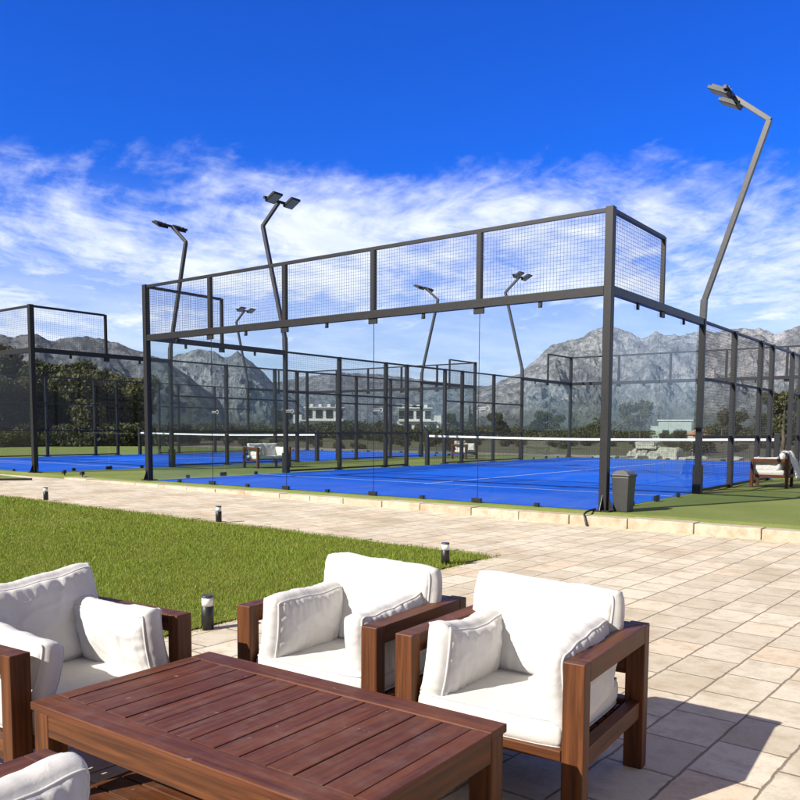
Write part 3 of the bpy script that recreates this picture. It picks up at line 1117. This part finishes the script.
# ------------------------------------------------------------------ furniture
def cushion(name, w, h, t, parent, seed, loc, M, edge=0.72, rnd=0.018, sag=0.0, dip=0.0, bulge=1.0, wr=1.0, taperx=0.0):
    """box cushion: x width, y height, z thickness, wrinkled along its piped seams"""
    nx, ny, nz = max(10, int(w / 0.009)), max(10, int(h / 0.009)), max(5, int(t / 0.016))
    idx = {}
    vs, fs = [], []

    def vid(i, j, k):
        key = (i, j, k)
        if key not in idx:
            idx[key] = len(vs)
            vs.append(key)
        return idx[key]
    for i in range(nx):
        for j in range(ny):
            fs.append((vid(i, j, nz), vid(i + 1, j, nz), vid(i + 1, j + 1, nz), vid(i, j + 1, nz)))
            fs.append((vid(i, j, 0), vid(i, j + 1, 0), vid(i + 1, j + 1, 0), vid(i + 1, j, 0)))
    for i in range(nx):
        for k in range(nz):
            fs.append((vid(i, 0, k), vid(i + 1, 0, k), vid(i + 1, 0, k + 1), vid(i, 0, k + 1)))
            fs.append((vid(i, ny, k), vid(i, ny, k + 1), vid(i + 1, ny, k + 1), vid(i + 1, ny, k)))
    for j in range(ny):
        for k in range(nz):
            fs.append((vid(0, j, k), vid(0, j, k + 1), vid(0, j + 1, k + 1), vid(0, j + 1, k)))
            fs.append((vid(nx, j, k), vid(nx, j + 1, k), vid(nx, j + 1, k + 1), vid(nx, j, k + 1)))

    def pos(key):
        a, b_, c_ = 2 * key[0] / nx - 1, 2 * key[1] / ny - 1, 2 * key[2] / nz - 1
        # rounded outline
        ra = 1 - 0.035 * abs(b_) ** 6
        rb = 1 - 0.045 * abs(a) ** 6
        ra -= 0.03 * (abs(a) ** 3) * (1 - c_ * c_) * 0
        x, y = a * ra * w / 2, b_ * rb * h / 2
        x -= math.copysign(rnd, a) * abs(a) ** 8 * abs(c_) ** 3
        y -= math.copysign(rnd, b_) * abs(b_) ** 8 * abs(c_) ** 3
        prof = edge + (1 - edge) * ((1 - abs(a) ** 2.6) * (1 - abs(b_) ** 2.6)) ** 0.6
        z = c_ * t / 2 * prof * (1.0 + 0.0 * bulge)
        # side bands belly outwards
        belly = (1 - c_ * c_) * 0.07 * t
        if abs(a) > 0.999: x += math.copysign(belly * (1 - b_ ** 4), a)
        if abs(b_) > 0.999: y += math.copysign(belly * (1 - a ** 4), b_)
        # low lumps
        q_ = Vector((x * 6, y * 6, z * 6 + seed * 7.3))
        nl = mnoise.noise(q_)
        z += c_ * 0.010 * nl * wr * (1 - math.exp(-min((1 - abs(a)) * w, (1 - abs(b_)) * h) / 0.06))
        # gathers next to the seams on the faces
        dx_, dy_ = (1 - abs(a)) * w / 2, (1 - abs(b_)) * h / 2
        if abs(c_) > 0.999:
            gx = math.exp(-dx_ / 0.045) * (1 - math.exp(-dx_ / 0.008))
            gy = math.exp(-dy_ / 0.055) * (1 - math.exp(-dy_ / 0.008))
            z += c_ * wr * (0.010 * gx * mnoise.noise(Vector((x * 9, y * 52, seed + c_))) + 0.016 * gy * mnoise.noise(Vector((x * 52, y * 9, seed * 2 + c_))))
            fold = mnoise.noise(Vector((x * 9 + y * 7, y * 16 - x * 5, seed * 3.1 + c_)))
            z += c_ * wr * 0.007 * (1 - abs(fold)) ** 5 * (1 - math.exp(-min(dx_, dy_) / 0.03))
        else:
            wob_ = 0.0045 * wr * mnoise.noise(Vector((x * 40, y * 40, z * 5 + seed)))
            if abs(a) > 0.999: x += math.copysign(wob_, a)
            if abs(b_) > 0.999: y += math.copysign(wob_, b_)
        up_ = max(0.0, b_)
        y -= dip * (1 - a * a) * up_ ** 1.5
        y += 0.010 * wr * mnoise.noise(Vector((a * 2.2, seed * 1.7, 3.0))) * up_
        z += sag * (b_ * b_ - 0.3)
        x *= 1 + taperx * b_
        return (x, y, z)

    P = [pos(k) for k in vs]
    me = bpy.data.meshes.new(name)
    me.from_pydata(P, [], fs)
    me.polygons.foreach_set('use_smooth', [True] * len(fs))
    me.materials.append(MAT['fabric'])
    me.update()
    o = link(name, me, parent)
    o.matrix_local = Matrix.Translation(loc) @ M.to_4x4()
    b = MB()
    for k in (0, nz):
        loop = [(i, 0, k) for i in range(nx)] + [(nx, j, k) for j in range(ny)] + [(i, ny, k) for i in range(nx, 0, -1)] + [(0, j, k) for j in range(ny, 0, -1)]
        pts = [P[idx[q_]] for q_ in loop]
        pts.append(pts[0])
        b.tube(pts, 0.0044, 6, caps=False)
    b.build('piping', MAT['fabric'], o)
    return o


RX = lambda a: Matrix.Rotation(math.radians(a), 3, 'X')
RY = lambda a: Matrix.Rotation(math.radians(a), 3, 'Y')
RZ = lambda a: Matrix.Rotation(math.radians(a), 3, 'Z')


def armchair(seed, W_=0.69, D_=0.66, H_=0.54, label='', name='armchair', seats=1, var=None):
    """dark hardwood cube armchair, faces -Y"""
    root = empty(name)
    tag(root, label, 'armchair' if seats == 1 else 'sofa', 'wooden lounge seats with cream cushions')
    w = MAT['wood']
    hx, hy = W_ / 2, D_ / 2
    lw, ld = 0.071, 0.054
    arm_t = 0.066
    for sx in (-1, 1):
        for sy in (-1, 1):
            MB().box((sx * (hx - lw / 2), sy * (hy - ld / 2), H_ / 2), (lw, ld, H_)).build('leg', w, root, 0.004)
        MB().box((sx * (hx - lw / 2), 0, H_ - arm_t / 2 - 0.0005), (lw - 0.002, D_ - 2 * ld - 0.0006, arm_t)).build('armrest', w, root, 0.002)
        MB().box((sx * (hx - lw / 2), 0, 0.223), (0.045, D_ - 2 * ld - 0.002, 0.062)).build('side_rail', w, root, 0.003)
    inner = W_ - 2 * lw - 0.002
    MB().box((0, -hy + ld / 2 - 0.004, 0.239), (inner, 0.05, 0.036)).build('seat_rail', w, root, 0.003)
    MB().box((0, hy - ld / 2, 0.223), (inner, 0.05, 0.062)).build('seat_rail', w, root, 0.003)
    MB().box((0, hy - 0.039, H_ - arm_t / 2 - 0.002), (W_ - 2 * lw - 0.002, 0.074, arm_t - 0.004)).build('back_rail', w, root, 0.004)
    MB().box((0, hy - 0.03, 0.385), (inner, 0.028, 0.075)).build('back_rail', w, root, 0.003)
    b = MB()
    n = 6
    for k in range(n):
        y = -hy + 0.13 + (D_ - 0.26) * k / (n - 1)
        b.box((0, y, 0.236), (inner, 0.06, 0.02))
    b.build('seat_slats', w, root)
    v = var or {}
    sw = (W_ - 2 * lw - 0.006) / seats
    for k in range(seats):
        cx_ = -(seats - 1) * sw / 2 + k * sw
        cushion('seat_cushion', sw, D_ - 0.09, 0.092, root, seed + k, Vector((cx_, -0.035, 0.297)), Matrix.Identity(3), edge=0.92, wr=0.25, rnd=0.006)
        cushion('back_cushion', sw + (0.03 if seats == 1 else -0.005), 0.375, 0.165, root, seed + 1.3 + k, Vector((cx_ + v.get('bx', 0), hy - 0.158, 0.50)), RZ(v.get('brz', 0)) @ RX(90 - v.get('bt', 13)) @ RZ(v.get('br', 0)), edge=0.50, dip=v.get('bd', 0.02), sag=0.010, taperx=0.02)
    for sx in (-1, 1):
        key = 'l' if sx < 0 else 'r'
        cushion('arm_cushion', 0.445, 0.275, 0.135, root, seed + 2.9 + sx,
                Vector((sx * (W_ / 2 - lw - 0.077) + v.get(key + 'x', 0), -0.085 + v.get(key + 'y', 0), 0.448 + v.get(key + 'z', 0))),
                RZ(90 * sx) @ RX(90 - v.get(key + 't', 8)) @ RZ(v.get(key + 'r', 0)), edge=0.60, rnd=0.012, dip=v.get(key + 'd', 0.02), sag=0.010)
    return root


chair_r = armchair(1.0, label='wooden armchair with cream cushions at the right, its shadow on open paving', var=dict(bt=12, bd=0.012, br=-2, bx=-0.012, lt=5, rt=6, rr=5, rz=-0.008, ry=-0.005, rx=0.032, rd=0.0, ld=0.035, lr=3))
place(chair_r, (3.030, -7.815, PZ), math.radians(3.6))
chair_m = armchair(2.0, label='middle wooden armchair with cream cushions, behind the back edge of the table', var=dict(bt=10, bd=0.006, br=-1, lt=6, rt=7, ld=0.012, rr=4, rz=-0.005, ry=0.02, rx=0.015))
place(chair_m, (2.250, -7.845, PZ), math.radians(3.6))
chair_l = armchair(3.0, W_=0.74, label='wooden armchair with cream cushions at the left end of the table', var=dict(bt=14, bd=0.03, br=3, lt=16, rt=10, rd=0.025, ld=0.02, lz=-0.02, lr=-4))
place(chair_l, (1.597, -8.792, PZ), math.radians(94))
chair_n = armchair(4.0, label='armchair at the bottom left edge of the photo, on the near side of the table', var=dict(bt=12, rt=10, rr=2, ly=0.13, lt=3))
place(chair_n, (3.075, -9.77, PZ), PI + math.radians(2))

# coffee table
T0, T1, U0, U1, TH = 2.020, 3.285, -9.105, -8.395, 0.41
root = empty('coffee_table', ((T0 + T1) / 2, (U0 + U1) / 2, PZ), math.radians(1.2))
tag(root, 'low reddish brown slatted wooden coffee table between the armchairs', 'table')
TW, TD = T1 - T0, U1 - U0
wt_, w_ = MAT['wood_top'], MAT['wood']
tt = 0.026
for sy in (-1, 1):
    MB().box((0, sy * (TD / 2 - 0.045), TH - tt / 2), (TW, 0.09, tt)).build('top_border', wt_, root, 0.004)
for sx in (-1, 1):
    MB().box((sx * (TW / 2 - 0.03), 0, TH - tt / 2 - 0.0005), (0.06, TD - 0.182, tt - 0.001)).build('top_border', wt_, root, 0.003)
n = 12
pw = (TW - 0.124) / n
b = MB()
for k in range(n):
    xk = -TW / 2 + 0.062 + pw * (k + 0.5)
    b.box((xk, 0, TH - tt / 2 - 0.002 + random.uniform(-.0012, .0012)), (pw - 0.0042, TD - 0.186, tt - 0.002))
b.build('tabletop_planks', wt_, root, 0.0025)
for sx in (-1, 1):
    for sy in (-1, 1):
        MB().box((sx * (TW / 2 - 0.045), sy * (TD / 2 - 0.04), (TH - tt) / 2 - 0.0005), (0.075, 0.066, TH - tt - 0.001)).build('leg', w_, root, 0.004)
for sy in (-1, 1):
    MB().box((0, sy * (TD / 2 - 0.022), TH - tt - 0.036), (TW - 0.168, 0.03, 0.070)).build('apron', w_, root, 0.003)
for sx in (-1, 1):
    MB().box((sx * (TW / 2 - 0.024), 0, TH - tt - 0.036), (0.03, TD - 0.15, 0.070)).build('apron', w_, root, 0.003)
b = MB()
for k in range(6):
    b.box((0, -TD / 2 + 0.115 + (TD - 0.23) * k / 5, 0.095), (TW - 0.17, (TD - 0.20) / 5 - 0.012, 0.02))
b.build('shelf', w_, root, 0.002)
for sx in (-1, 1):
    MB().box((sx * (TW / 2 - 0.045), 0, 0.070), (0.045, TD - 0.15, 0.028)).build('shelf_rail', w_, root, 0.002)

# seats out by the courts
far_chair = armchair(6.0, W_=0.72, D_=0.68, H_=0.56, label='wooden armchair with a white cloth on it, on the turf right of the near court', var=dict(bt=16, bd=0.03))
place(far_chair, (0.60, 6.75, 0.0), math.radians(-86))
b = MB()
nx_, ny_ = 16, 10
zz = {}
for i in range(nx_ + 1):
    for j in range(ny_ + 1):
        u, v_ = i / nx_, j / ny_
        x_ = 0.80 + 0.36 * u
        y_ = 6.50 + 0.48 * v_
        z_ = 0.705 - 0.0 if u < 0.25 else 0.705 - (u - 0.25) ** 1.3 * 0.75
        z_ += 0.03 * mnoise.noise(Vector((u * 5, v_ * 5, 2)))
        x_ += 0.03 * mnoise.noise(Vector((u * 4, v_ * 6, 9)))
        zz[i, j] = (x_ - (0.10 * max(0, u - .4)), y_, z_)
for i in range(nx_):
    for j in range(ny_):
        b.quad([zz[i, j], zz[i + 1, j], zz[i + 1, j + 1], zz[i, j + 1]], smooth=True)
o = b.build('white_cloth', MAT['cloth'])
md = o.modifiers.new('thickness', 'SOLIDIFY'); md.thickness = 0.012
tag(o, 'white cloth draped over the back of the armchair right of the near court', 'cloth')

sofa = armchair(7.0, W_=1.15, D_=0.70, H_=0.58, label='two seat wooden sofa with cream cushions on the turf between the two courts', name='sofa', seats=2, var=dict(bt=16))
place(sofa, (-12.35, 5.60, 0.0), math.radians(82))
ch2 = copy_tree(far_chair)
place(ch2, (-12.0, 15.3, 0.0), math.radians(85), None, 'distant wooden armchair with cream cushions behind the left end of the near net')

# ------------------------------------------------------------------ stone rubble beyond the far end
rocks = []
for i, (px_, dd_, sx_, sy_2, sz_, lb) in enumerate([
        (648, 34.5, 1.35, 0.5, 0.32, 'long pale stone block lying on top of the rubble'), (672, 33.9, 1.15, 0.7, 0.62, 'largest squarish pale stone block beside the rubble'),
        (634, 33.6, 0.7, 0.6, 0.38, None), (643, 33.4, 0.8, 0.7, 0.46, None), (655, 33.2, 0.7, 0.5, 0.42, None), (662, 34.4, 0.8, 0.6, 0.55, None),
        (650, 34.8, 1.0, 0.7, 0.55, None), (640, 34.9, 0.9, 0.6, 0.52, None), (690, 33.3, 0.9, 0.4, 0.20, None), (700, 34.2, 0.7, 0.5, 0.18, None),
        (612, 34.2, 0.7, 0.4, 0.16, None), (736, 34.0, 0.8, 0.5, 0.22, None), (598, 34.0, 0.6, 0.4, 0.15, None)]):
    x_, y_ = far(px_, dd_)
    bm = bmesh.new()
    if i < 2:
        bmesh.ops.create_cube(bm, size=1.0)
        bmesh.ops.subdivide_edges(bm, edges=bm.edges[:], cuts=3, use_grid_fill=True)
    else:
        bmesh.ops.create_icosphere(bm, subdivisions=2, radius=0.55)
    for vtx in bm.verts:
        p_ = vtx.co.copy()
        nz_ = 1 + (0.12 if i < 2 else 0.42) * mnoise.cell(p_ * 2.6 + Vector((i * 5.1, 0.3, 0))) + 0.10 * mnoise.noise(p_ * 6 + Vector((i * 3.3, 1, 0)))
        vtx.co = Vector((p_.x * sx_ * 0.72 * nz_, p_.y * sy_2 * 0.72 * nz_, (p_.z * nz_ + 0.42) * sz_ * 0.80))
    bm.normal_update()
    me = bpy.data.meshes.new('stone_block')
    bm.to_mesh(me); bm.free()
    me.materials.append(MAT['stone'])
    o = link('stone_block', me)
    place(o, (x_, y_, (-0.04 if i else 0.40)), random.uniform(-0.4, 0.4))
    tag(o, lb or 'rough pale stone chunk in the rubble beyond the far end of the near court', 'stone', 'pale stones beyond the court')


# ------------------------------------------------------------------ trees
def crown_mesh(name, lobes, n, leaf, mat, seed):
    r = np.random.default_rng(seed)
    out = []
    tot = sum(l[3] ** 2 for l in lobes)
    for (lx, ly, lz, lr, lh) in lobes:
        k = int(n * lr ** 2 / tot)
        d = r.standard_normal((k, 3)); d /= np.linalg.norm(d, axis=1)[:, None]
        rad = (0.35 + 0.65 * r.random(k) ** 0.45)
        rad *= 1 + 0.22 * np.sin(d[:, 0] * 5 + lx * 3) * np.sin(d[:, 2] * 6 + ly)
        c = np.stack([lx + d[:, 0] * lr * rad, ly + d[:, 1] * lr * rad, lz + d[:, 2] * lh * rad], 1)
        a = r.standard_normal((k, 3)); a /= np.linalg.norm(a, axis=1)[:, None]
        b_ = r.standard_normal((k, 3)); b_ -= a * (a * b_).sum(1)[:, None]; b_ /= np.linalg.norm(b_, axis=1)[:, None]
        s = leaf * (0.6 + 0.8 * r.random(k))[:, None]
        q_ = np.stack([c - a * s, c + b_ * s * 0.55, c + a * s, c - b_ * s * 0.55], 1)
        out.append(q_)
    return trimesh(name, np.concatenate(out), mat)


def tree_proto(name, kind, seed, mat, label, cat, group):
    r = random.Random(seed)
    root = empty(name)
    tag(root, label, cat, group)
    b = MB()
    if kind == 'broad':
        b.tube([(0, 0, -0.3), (0.05, 0, 1.0), (-0.05, 0.1, 2.2), (0.05, 0, 4.2)], [0.22, 0.17, 0.14, 0.05], 8)
        lobes = []
        for k in range(9):
            a = r.uniform(0, 2 * PI); rr = r.uniform(0.3, 1.5)
            z = r.uniform(2.0, 5.2)
            lobes.append((rr * math.cos(a), rr * math.sin(a), z, r.uniform(0.8, 1.4) * (1.15 - 0.08 * z), r.uniform(0.6, 1.0)))
            b.tube([(0, 0, 1.4 + 0.2 * k), (rr * math.cos(a) * .6, rr * math.sin(a) * .6, z - 0.5), (rr * math.cos(a), rr * math.sin(a), z)], [0.08, 0.05, 0.02], 5)
        cm = crown_mesh('crown', lobes, 5200, 0.15, MAT[mat], seed)
    elif kind == 'cypress':
        b.tube([(0, 0, -0.3), (0, 0, 6.0)], [0.16, 0.04], 8)
        lobes = [(r.uniform(-.15, .15), r.uniform(-.15, .15), 0.9 + 0.75 * k, max(0.22, 0.85 - 0.085 * k + r.uniform(-.1, .1)), 0.75) for k in range(9)]
        cm = crown_mesh('crown', lobes, 4200, 0.13, MAT[mat], seed)
    elif kind == 'thin':
        b.tube([(0, 0, -0.3), (0.1, 0, 2.0), (0.0, 0.1, 4.4)], [0.12, 0.09, 0.03], 7)
        lobes = []
        for k in range(8):
            a = r.uniform(0, 2 * PI); z = r.uniform(2.2, 5.0); rr = r.uniform(0.2, 1.1)
            lobes.append((rr * math.cos(a), rr * math.sin(a), z, r.uniform(0.4, 0.75), r.uniform(0.4, 0.8)))
            b.tube([(0.05, 0.05, 1.5 + 0.3 * k), (rr * math.cos(a), rr * math.sin(a), z)], [0.04, 0.015], 5)
        cm = crown_mesh('crown', lobes, 1700, 0.13, MAT[mat], seed)
    else:  # bush
        b.tube([(0, 0, -0.2), (0.02, 0, 0.5), (0.05, 0.05, 1.0)], [0.06, 0.05, 0.02], 6)
        lobes = []
        for k in range(8):
            a = r.uniform(0, 2 * PI); rr = r.uniform(0.1, 1.3)
            lobes.append((rr * math.cos(a), rr * math.sin(a), r.uniform(0.35, 1.15), r.uniform(0.5, 0.85), r.uniform(0.35, 0.65)))
        cm = crown_mesh('crown', lobes, 2300, 0.10, MAT[mat], seed)
    b.build('trunk', MAT['bark'], root)
    link('crown', cm, root)
    return root


PROTO = {}


def plant(key, name, kind, seed, mat, label, cat, group, px_, dist, sc, z=-0.36, rz=None, own=None):
    if key not in PROTO:
        o = PROTO[key] = tree_proto(name, kind, seed, mat, label, cat, group)
    else:
        o = copy_tree(PROTO[key])
    x_, y_ = far(px_, dist)
    place(o, (x_, y_, z), random.uniform(0, 6.28) if rz is None else rz, sc)
    o['label'] = own or label
    o['group'] = group
    return o


GT = 'dark trees behind the second court'
LT = 'dense dark green tree behind the second court at the left'
for (p_, d_, s_) in [(a_, b__ * 1.12, c__ * 0.88) for (a_, b__, c__) in [(-40, 60, 1.35), (-8, 58, 1.25), (22, 64, 1.3), (40, 60, 1.05), (62, 66, 1.25), (84, 62, 1.0), (104, 70, 1.2), (122, 66, 0.85), (2, 72, 1.35), (50, 76, 1.3), (76, 78, 1.3), (-70, 62, 1.4), (92, 82, 1.25), (134, 84, 0.95), (30, 82, 1.4), (112, 88, 1.2)]]:
    plant('td', 'tree', 'broad', 11, 'leaf_dark', LT, 'tree', GT, p_, d_, s_)
for (p_, d_, s_) in [(-20, 62, 1.15), (12, 60, 1.1), (56, 58, 0.95), (90, 60, 0.9), (116, 64, 0.85), (70, 72, 1.15), (128, 74, 0.95)]:
    plant('td', 'tree', 'broad', 11, 'leaf_dark', LT, 'tree', GT, p_, d_, s_)
for (p_, d_, s_) in [(80, 66, 0.80), (34, 68, 0.78)]:
    plant('cy', 'cypress_tree', 'cypress', 12, 'leaf_dark', 'slim dark cypress behind the second court', 'tree', GT, p_, d_, s_)
GM = 'trees beyond the field'
singles = [
    ('tm', 'tree', 'broad', 13, 'leaf_mid', 'olive green tree beyond the field left of the rocky mountain', 498, 115, 0.70),
    ('tm', 'tree', 'broad', 13, 'leaf_mid', 'rounded olive green tree behind the far left corner of the near court', 540, 110, 0.72),
    ('tm', 'tree', 'broad', 13, 'leaf_mid', 'low olive tree beside the far left corner post of the near court', 556, 128, 0.70),
    ('tt', 'tree', 'thin', 14, 'leaf_pale', 'thin bare looking tree left of the pale green house', 640, 96, 1.0),
    ('tt', 'tree', 'thin', 14, 'leaf_pale', 'second thin tree further left of the pale green house', 630, 96, 0.95),
    ('tt', 'tree', 'thin', 14, 'leaf_pale', 'sparse tree behind the mesh side of the near court', 722, 98, 0.8),
    ('tp', 'tree', 'broad', 15, 'leaf_pale', 'yellow green tree at the right edge behind the white draped armchair', 784, 72, 0.85),
    ('tp', 'tree', 'broad', 15, 'leaf_pale', 'smaller yellow green tree at the right, seen between two fence posts', 768, 92, 0.62),
    ('tm', 'tree', 'broad', 13, 'leaf_mid', 'dark olive tree right of the pale green house', 736, 98, 0.66),
    ('tm', 'tree', 'broad', 13, 'leaf_mid', 'olive tree beside the right white villa', 452, 135, 0.75),
    ('tm', 'tree', 'broad', 13, 'leaf_mid', 'olive tree left of the left white villa', 282, 140, 0.85),
    ('tm', 'tree', 'broad', 13, 'leaf_mid', 'olive tree at far right of the field', 812, 92, 0.7),
    ('cy', 'cypress_tree', 'cypress', 12, 'leaf_dark', 'dark cypress standing right of the right white villa', 470, 170, 0.9),
]
for (k_, n_, kd_, sd_, mt_, lb_, p_, d_, s_) in singles:
    plant(k_, n_, kd_, sd_, mt_, lb_, 'tree', GM, p_, d_, s_)

rb = random.Random(5)
for i in range(22):
    px_ = -60 + i * 9.6 + rb.uniform(-5, 5)
    plant('bd', 'bush', 'bush', 21, 'leaf_dark', 'dark undergrowth bush below the trees behind the second court', 'bush', 'undergrowth behind the second court', px_, rb.uniform(50, 57), rb.uniform(0.9, 1.6))
for i in range(8):
    px_ = -50 + i * 25 + rb.uniform(-8, 8)
    plant('tp', 'tree', 'broad', 15, 'leaf_pale', 'yellow green tree among the dark trees behind the second court', 'tree', 'yellow green trees behind the second court', px_, rb.uniform(54, 58), rb.uniform(0.55, 0.9))
for i in range(46):
    px_ = 140 + (i / 45) * 330 + rb.uniform(-6, 6)
    d_ = rb.uniform(95, 150)
    plant('bd', 'bush', 'bush', 21, 'leaf_dark', 'dark bush in the hedge line beyond the field left of centre', 'bush', 'dark bushes beyond the field', px_, d_, rb.uniform(1.1, 2.1))
for i in range(34):
    px_ = 470 + (i / 33) * 370 + rb.uniform(-6, 6)
    d_ = rb.uniform(90, 150)
    if 646 < px_ < 718: d_ = rb.uniform(165, 185)
    plant('bm', 'bush', 'bush', 22, 'leaf_mid', 'olive bush in the hedge line beyond the field right of centre', 'bush', 'olive bushes beyond the field', px_, d_, rb.uniform(1.0, 1.9))
for i in range(30):
    px_ = 150 + (i / 29) * 680 + rb.uniform(-8, 8)
    d_ = rb.uniform(52, 88)
    plant('bs', 'bush', 'bush', 23, 'leaf_dry', 'low dry brown scrub bush out in the field', 'bush', 'dry scrub in the field', px_, d_, rb.uniform(0.35, 0.7))


# ------------------------------------------------------------------ buildings
def villa(px_, dist, W_, label, flip=False):
    x_, y_ = far(px_, dist)
    bx_, by_, _ = bearing(px_)
    rz = math.atan2(-bx_, by_)
    root = empty('villa', (x_, y_, -1.6), rz)
    tag(root, label, 'house', 'white villas beyond the field')
    f = -1 if flip else 1
    h1, h2 = 5.0, 8.6
    b = MB()
    b.box((0, 0, h1 / 2), (W_, 9, h1))
    b.box((f * W_ * 0.10, 0.5, (h1 + h2) / 2 + 0.001), (W_ * 0.74, 7.4, h2 - h1))
    b.box((-f * W_ * 0.42, -0.6, 5.2), (W_ * 0.16, 7.0, 3.0))
    b.build('wall', MAT['wall_white'], root)
    MB().box((f * W_ * 0.10, 0.3, h2 + 0.16), (W_ * 0.80, 8.2, 0.3)).build('roof_slab', MAT['wall_white'], root)
    MB().box((f * W_ * 0.05, -4.85, h1 + 0.05), (W_ * 0.85, 1.0, 0.3)).build('balcony', MAT['wall_white'], root)
    for k in range(4):
        xx = f * W_ * (-0.20 + 0.20 * k)
        wd = MB().box((xx, -3.26, 6.9), (W_ * 0.13, 0.12, 2.3)).build('window', MAT['window'], root)
        MB().box((xx, -3.33, 8.10), (W_ * 0.145, 0.10, 0.10)).build('window_head', MAT['wall_white'], wd)
    for k in range(3):
        MB().box((f * W_ * (-0.30 + 0.28 * k), -4.56, 2.9), (W_ * 0.16, 0.12, 2.4)).build('window', MAT['window'], root)
    b = MB()
    for k in range(15):
        b.box((f * W_ * 0.05 - W_ * 0.41 + W_ * 0.82 * k / 14, -5.30, h1 + 0.70), (0.05, 0.05, 1.0))
    b.box((f * W_ * 0.05, -5.30, h1 + 1.23), (W_ * 0.83, 0.07, 0.07))
    b.build('railing', MAT['steel'], root)
    for k in range(4):
        MB().box((f * W_ * (-0.15 + 0.17 * k), 1.0, h2 + 0.75), (0.9, 1.6, 0.9)).build('solar_heater', MAT['wall_white'], root)


villa(319, 235, 14.5, 'left white flat roofed villa beyond the field with roof tanks')
villa(419, 235, 12.5, 'right white flat roofed villa beyond the field, upper balcony on the right', True)

x_, y_ = far(671, 150)
bx_, by_, _ = bearing(671)
root = empty('house', (x_, y_, -1.0), math.atan2(-bx_, by_))
tag(root, 'small pale green flat roofed house beyond the right of the field', 'house')
MB().box((0.6, 0, 1.9), (5.4, 5, 3.8)).box((-2.75, 0.4, 1.45), (1.3, 4, 2.9)).build('wall', MAT['wall_pale'], root)
MB().box((0.6, 0, 3.88), (5.8, 5.4, 0.16)).build('roof', MAT['wall_white'], root)
MB().box((1.8, -2.56, 1.5), (1.4, 0.12, 1.4)).build('window', MAT['window'], root)
MB().box((-0.9, -2.56, 1.2), (1.0, 0.12, 2.1)).build('door', MAT['window'], root)
plant('bd', 'bush', 'bush', 21, 'leaf_dark', '', 'bush', 'bushes by the pale house', 683, 143, 1.3, own='round dark bush in front of the right end of the pale green house')
plant('bd', 'bush', 'bush', 21, 'leaf_dark', '', 'bush', 'bushes by the pale house', 669, 142, 0.9, own='narrow dark bush in front of the middle of the pale green house')

x_, y_ = far(704, 120)
bx_, by_, _ = bearing(704)
root = empty('shed', (x_, y_, -0.36), math.atan2(-bx_, by_) + 0.25)
tag(root, 'low shed with an orange tiled roof right of the pale green house', 'shed')
MB().box((0, 0, 0.5), (3.6, 3, 1.0)).build('wall', MAT['stone'], root)
b = MB()
for s_ in (-1, 1):
    pts = [(-2.0, s_ * 1.7, 0.95), (2.0, s_ * 1.7, 0.85), (1.2, 0, 1.55), (-0.9, 0, 1.85)]
    b.quad(pts if s_ < 0 else pts[::-1])
b.quad([(-2.0, 1.7, .95), (-2.0, -1.7, .95), (-0.9, 0, 1.85)])
b.quad([(2.0, -1.7, .85), (2.0, 1.7, .85), (1.2, 0, 1.55)])
o = b.build('roof', MAT['roof_tile'], root)
md = o.modifiers.new('thickness', 'SOLIDIFY'); md.thickness = 0.08



# ------------------------------------------------------------------ thin air haze out to the mountains
m = bpy.data.materials.new('haze_air')
m.use_nodes = True
t_ = m.node_tree
t_.nodes.clear()
q = NT(t_)
vol = q.n('ShaderNodeVolumePrincipled')
vol.inputs['Color'].default_value = (0.34, 0.60, 1.0, 1)
vol.inputs['Density'].default_value = HAZE
vol.inputs['Anisotropy'].default_value = 0.0
out = q.n('ShaderNodeOutputMaterial')
q.put(out.inputs['Volume'], vol.outputs[0])
b = MB()
b.box((0, 2500, 264.0), (16000, 13000, 550.0))
tag(b.build('haze', m), 'pale blue haze over the far mountains', 'haze', kind='stuff')
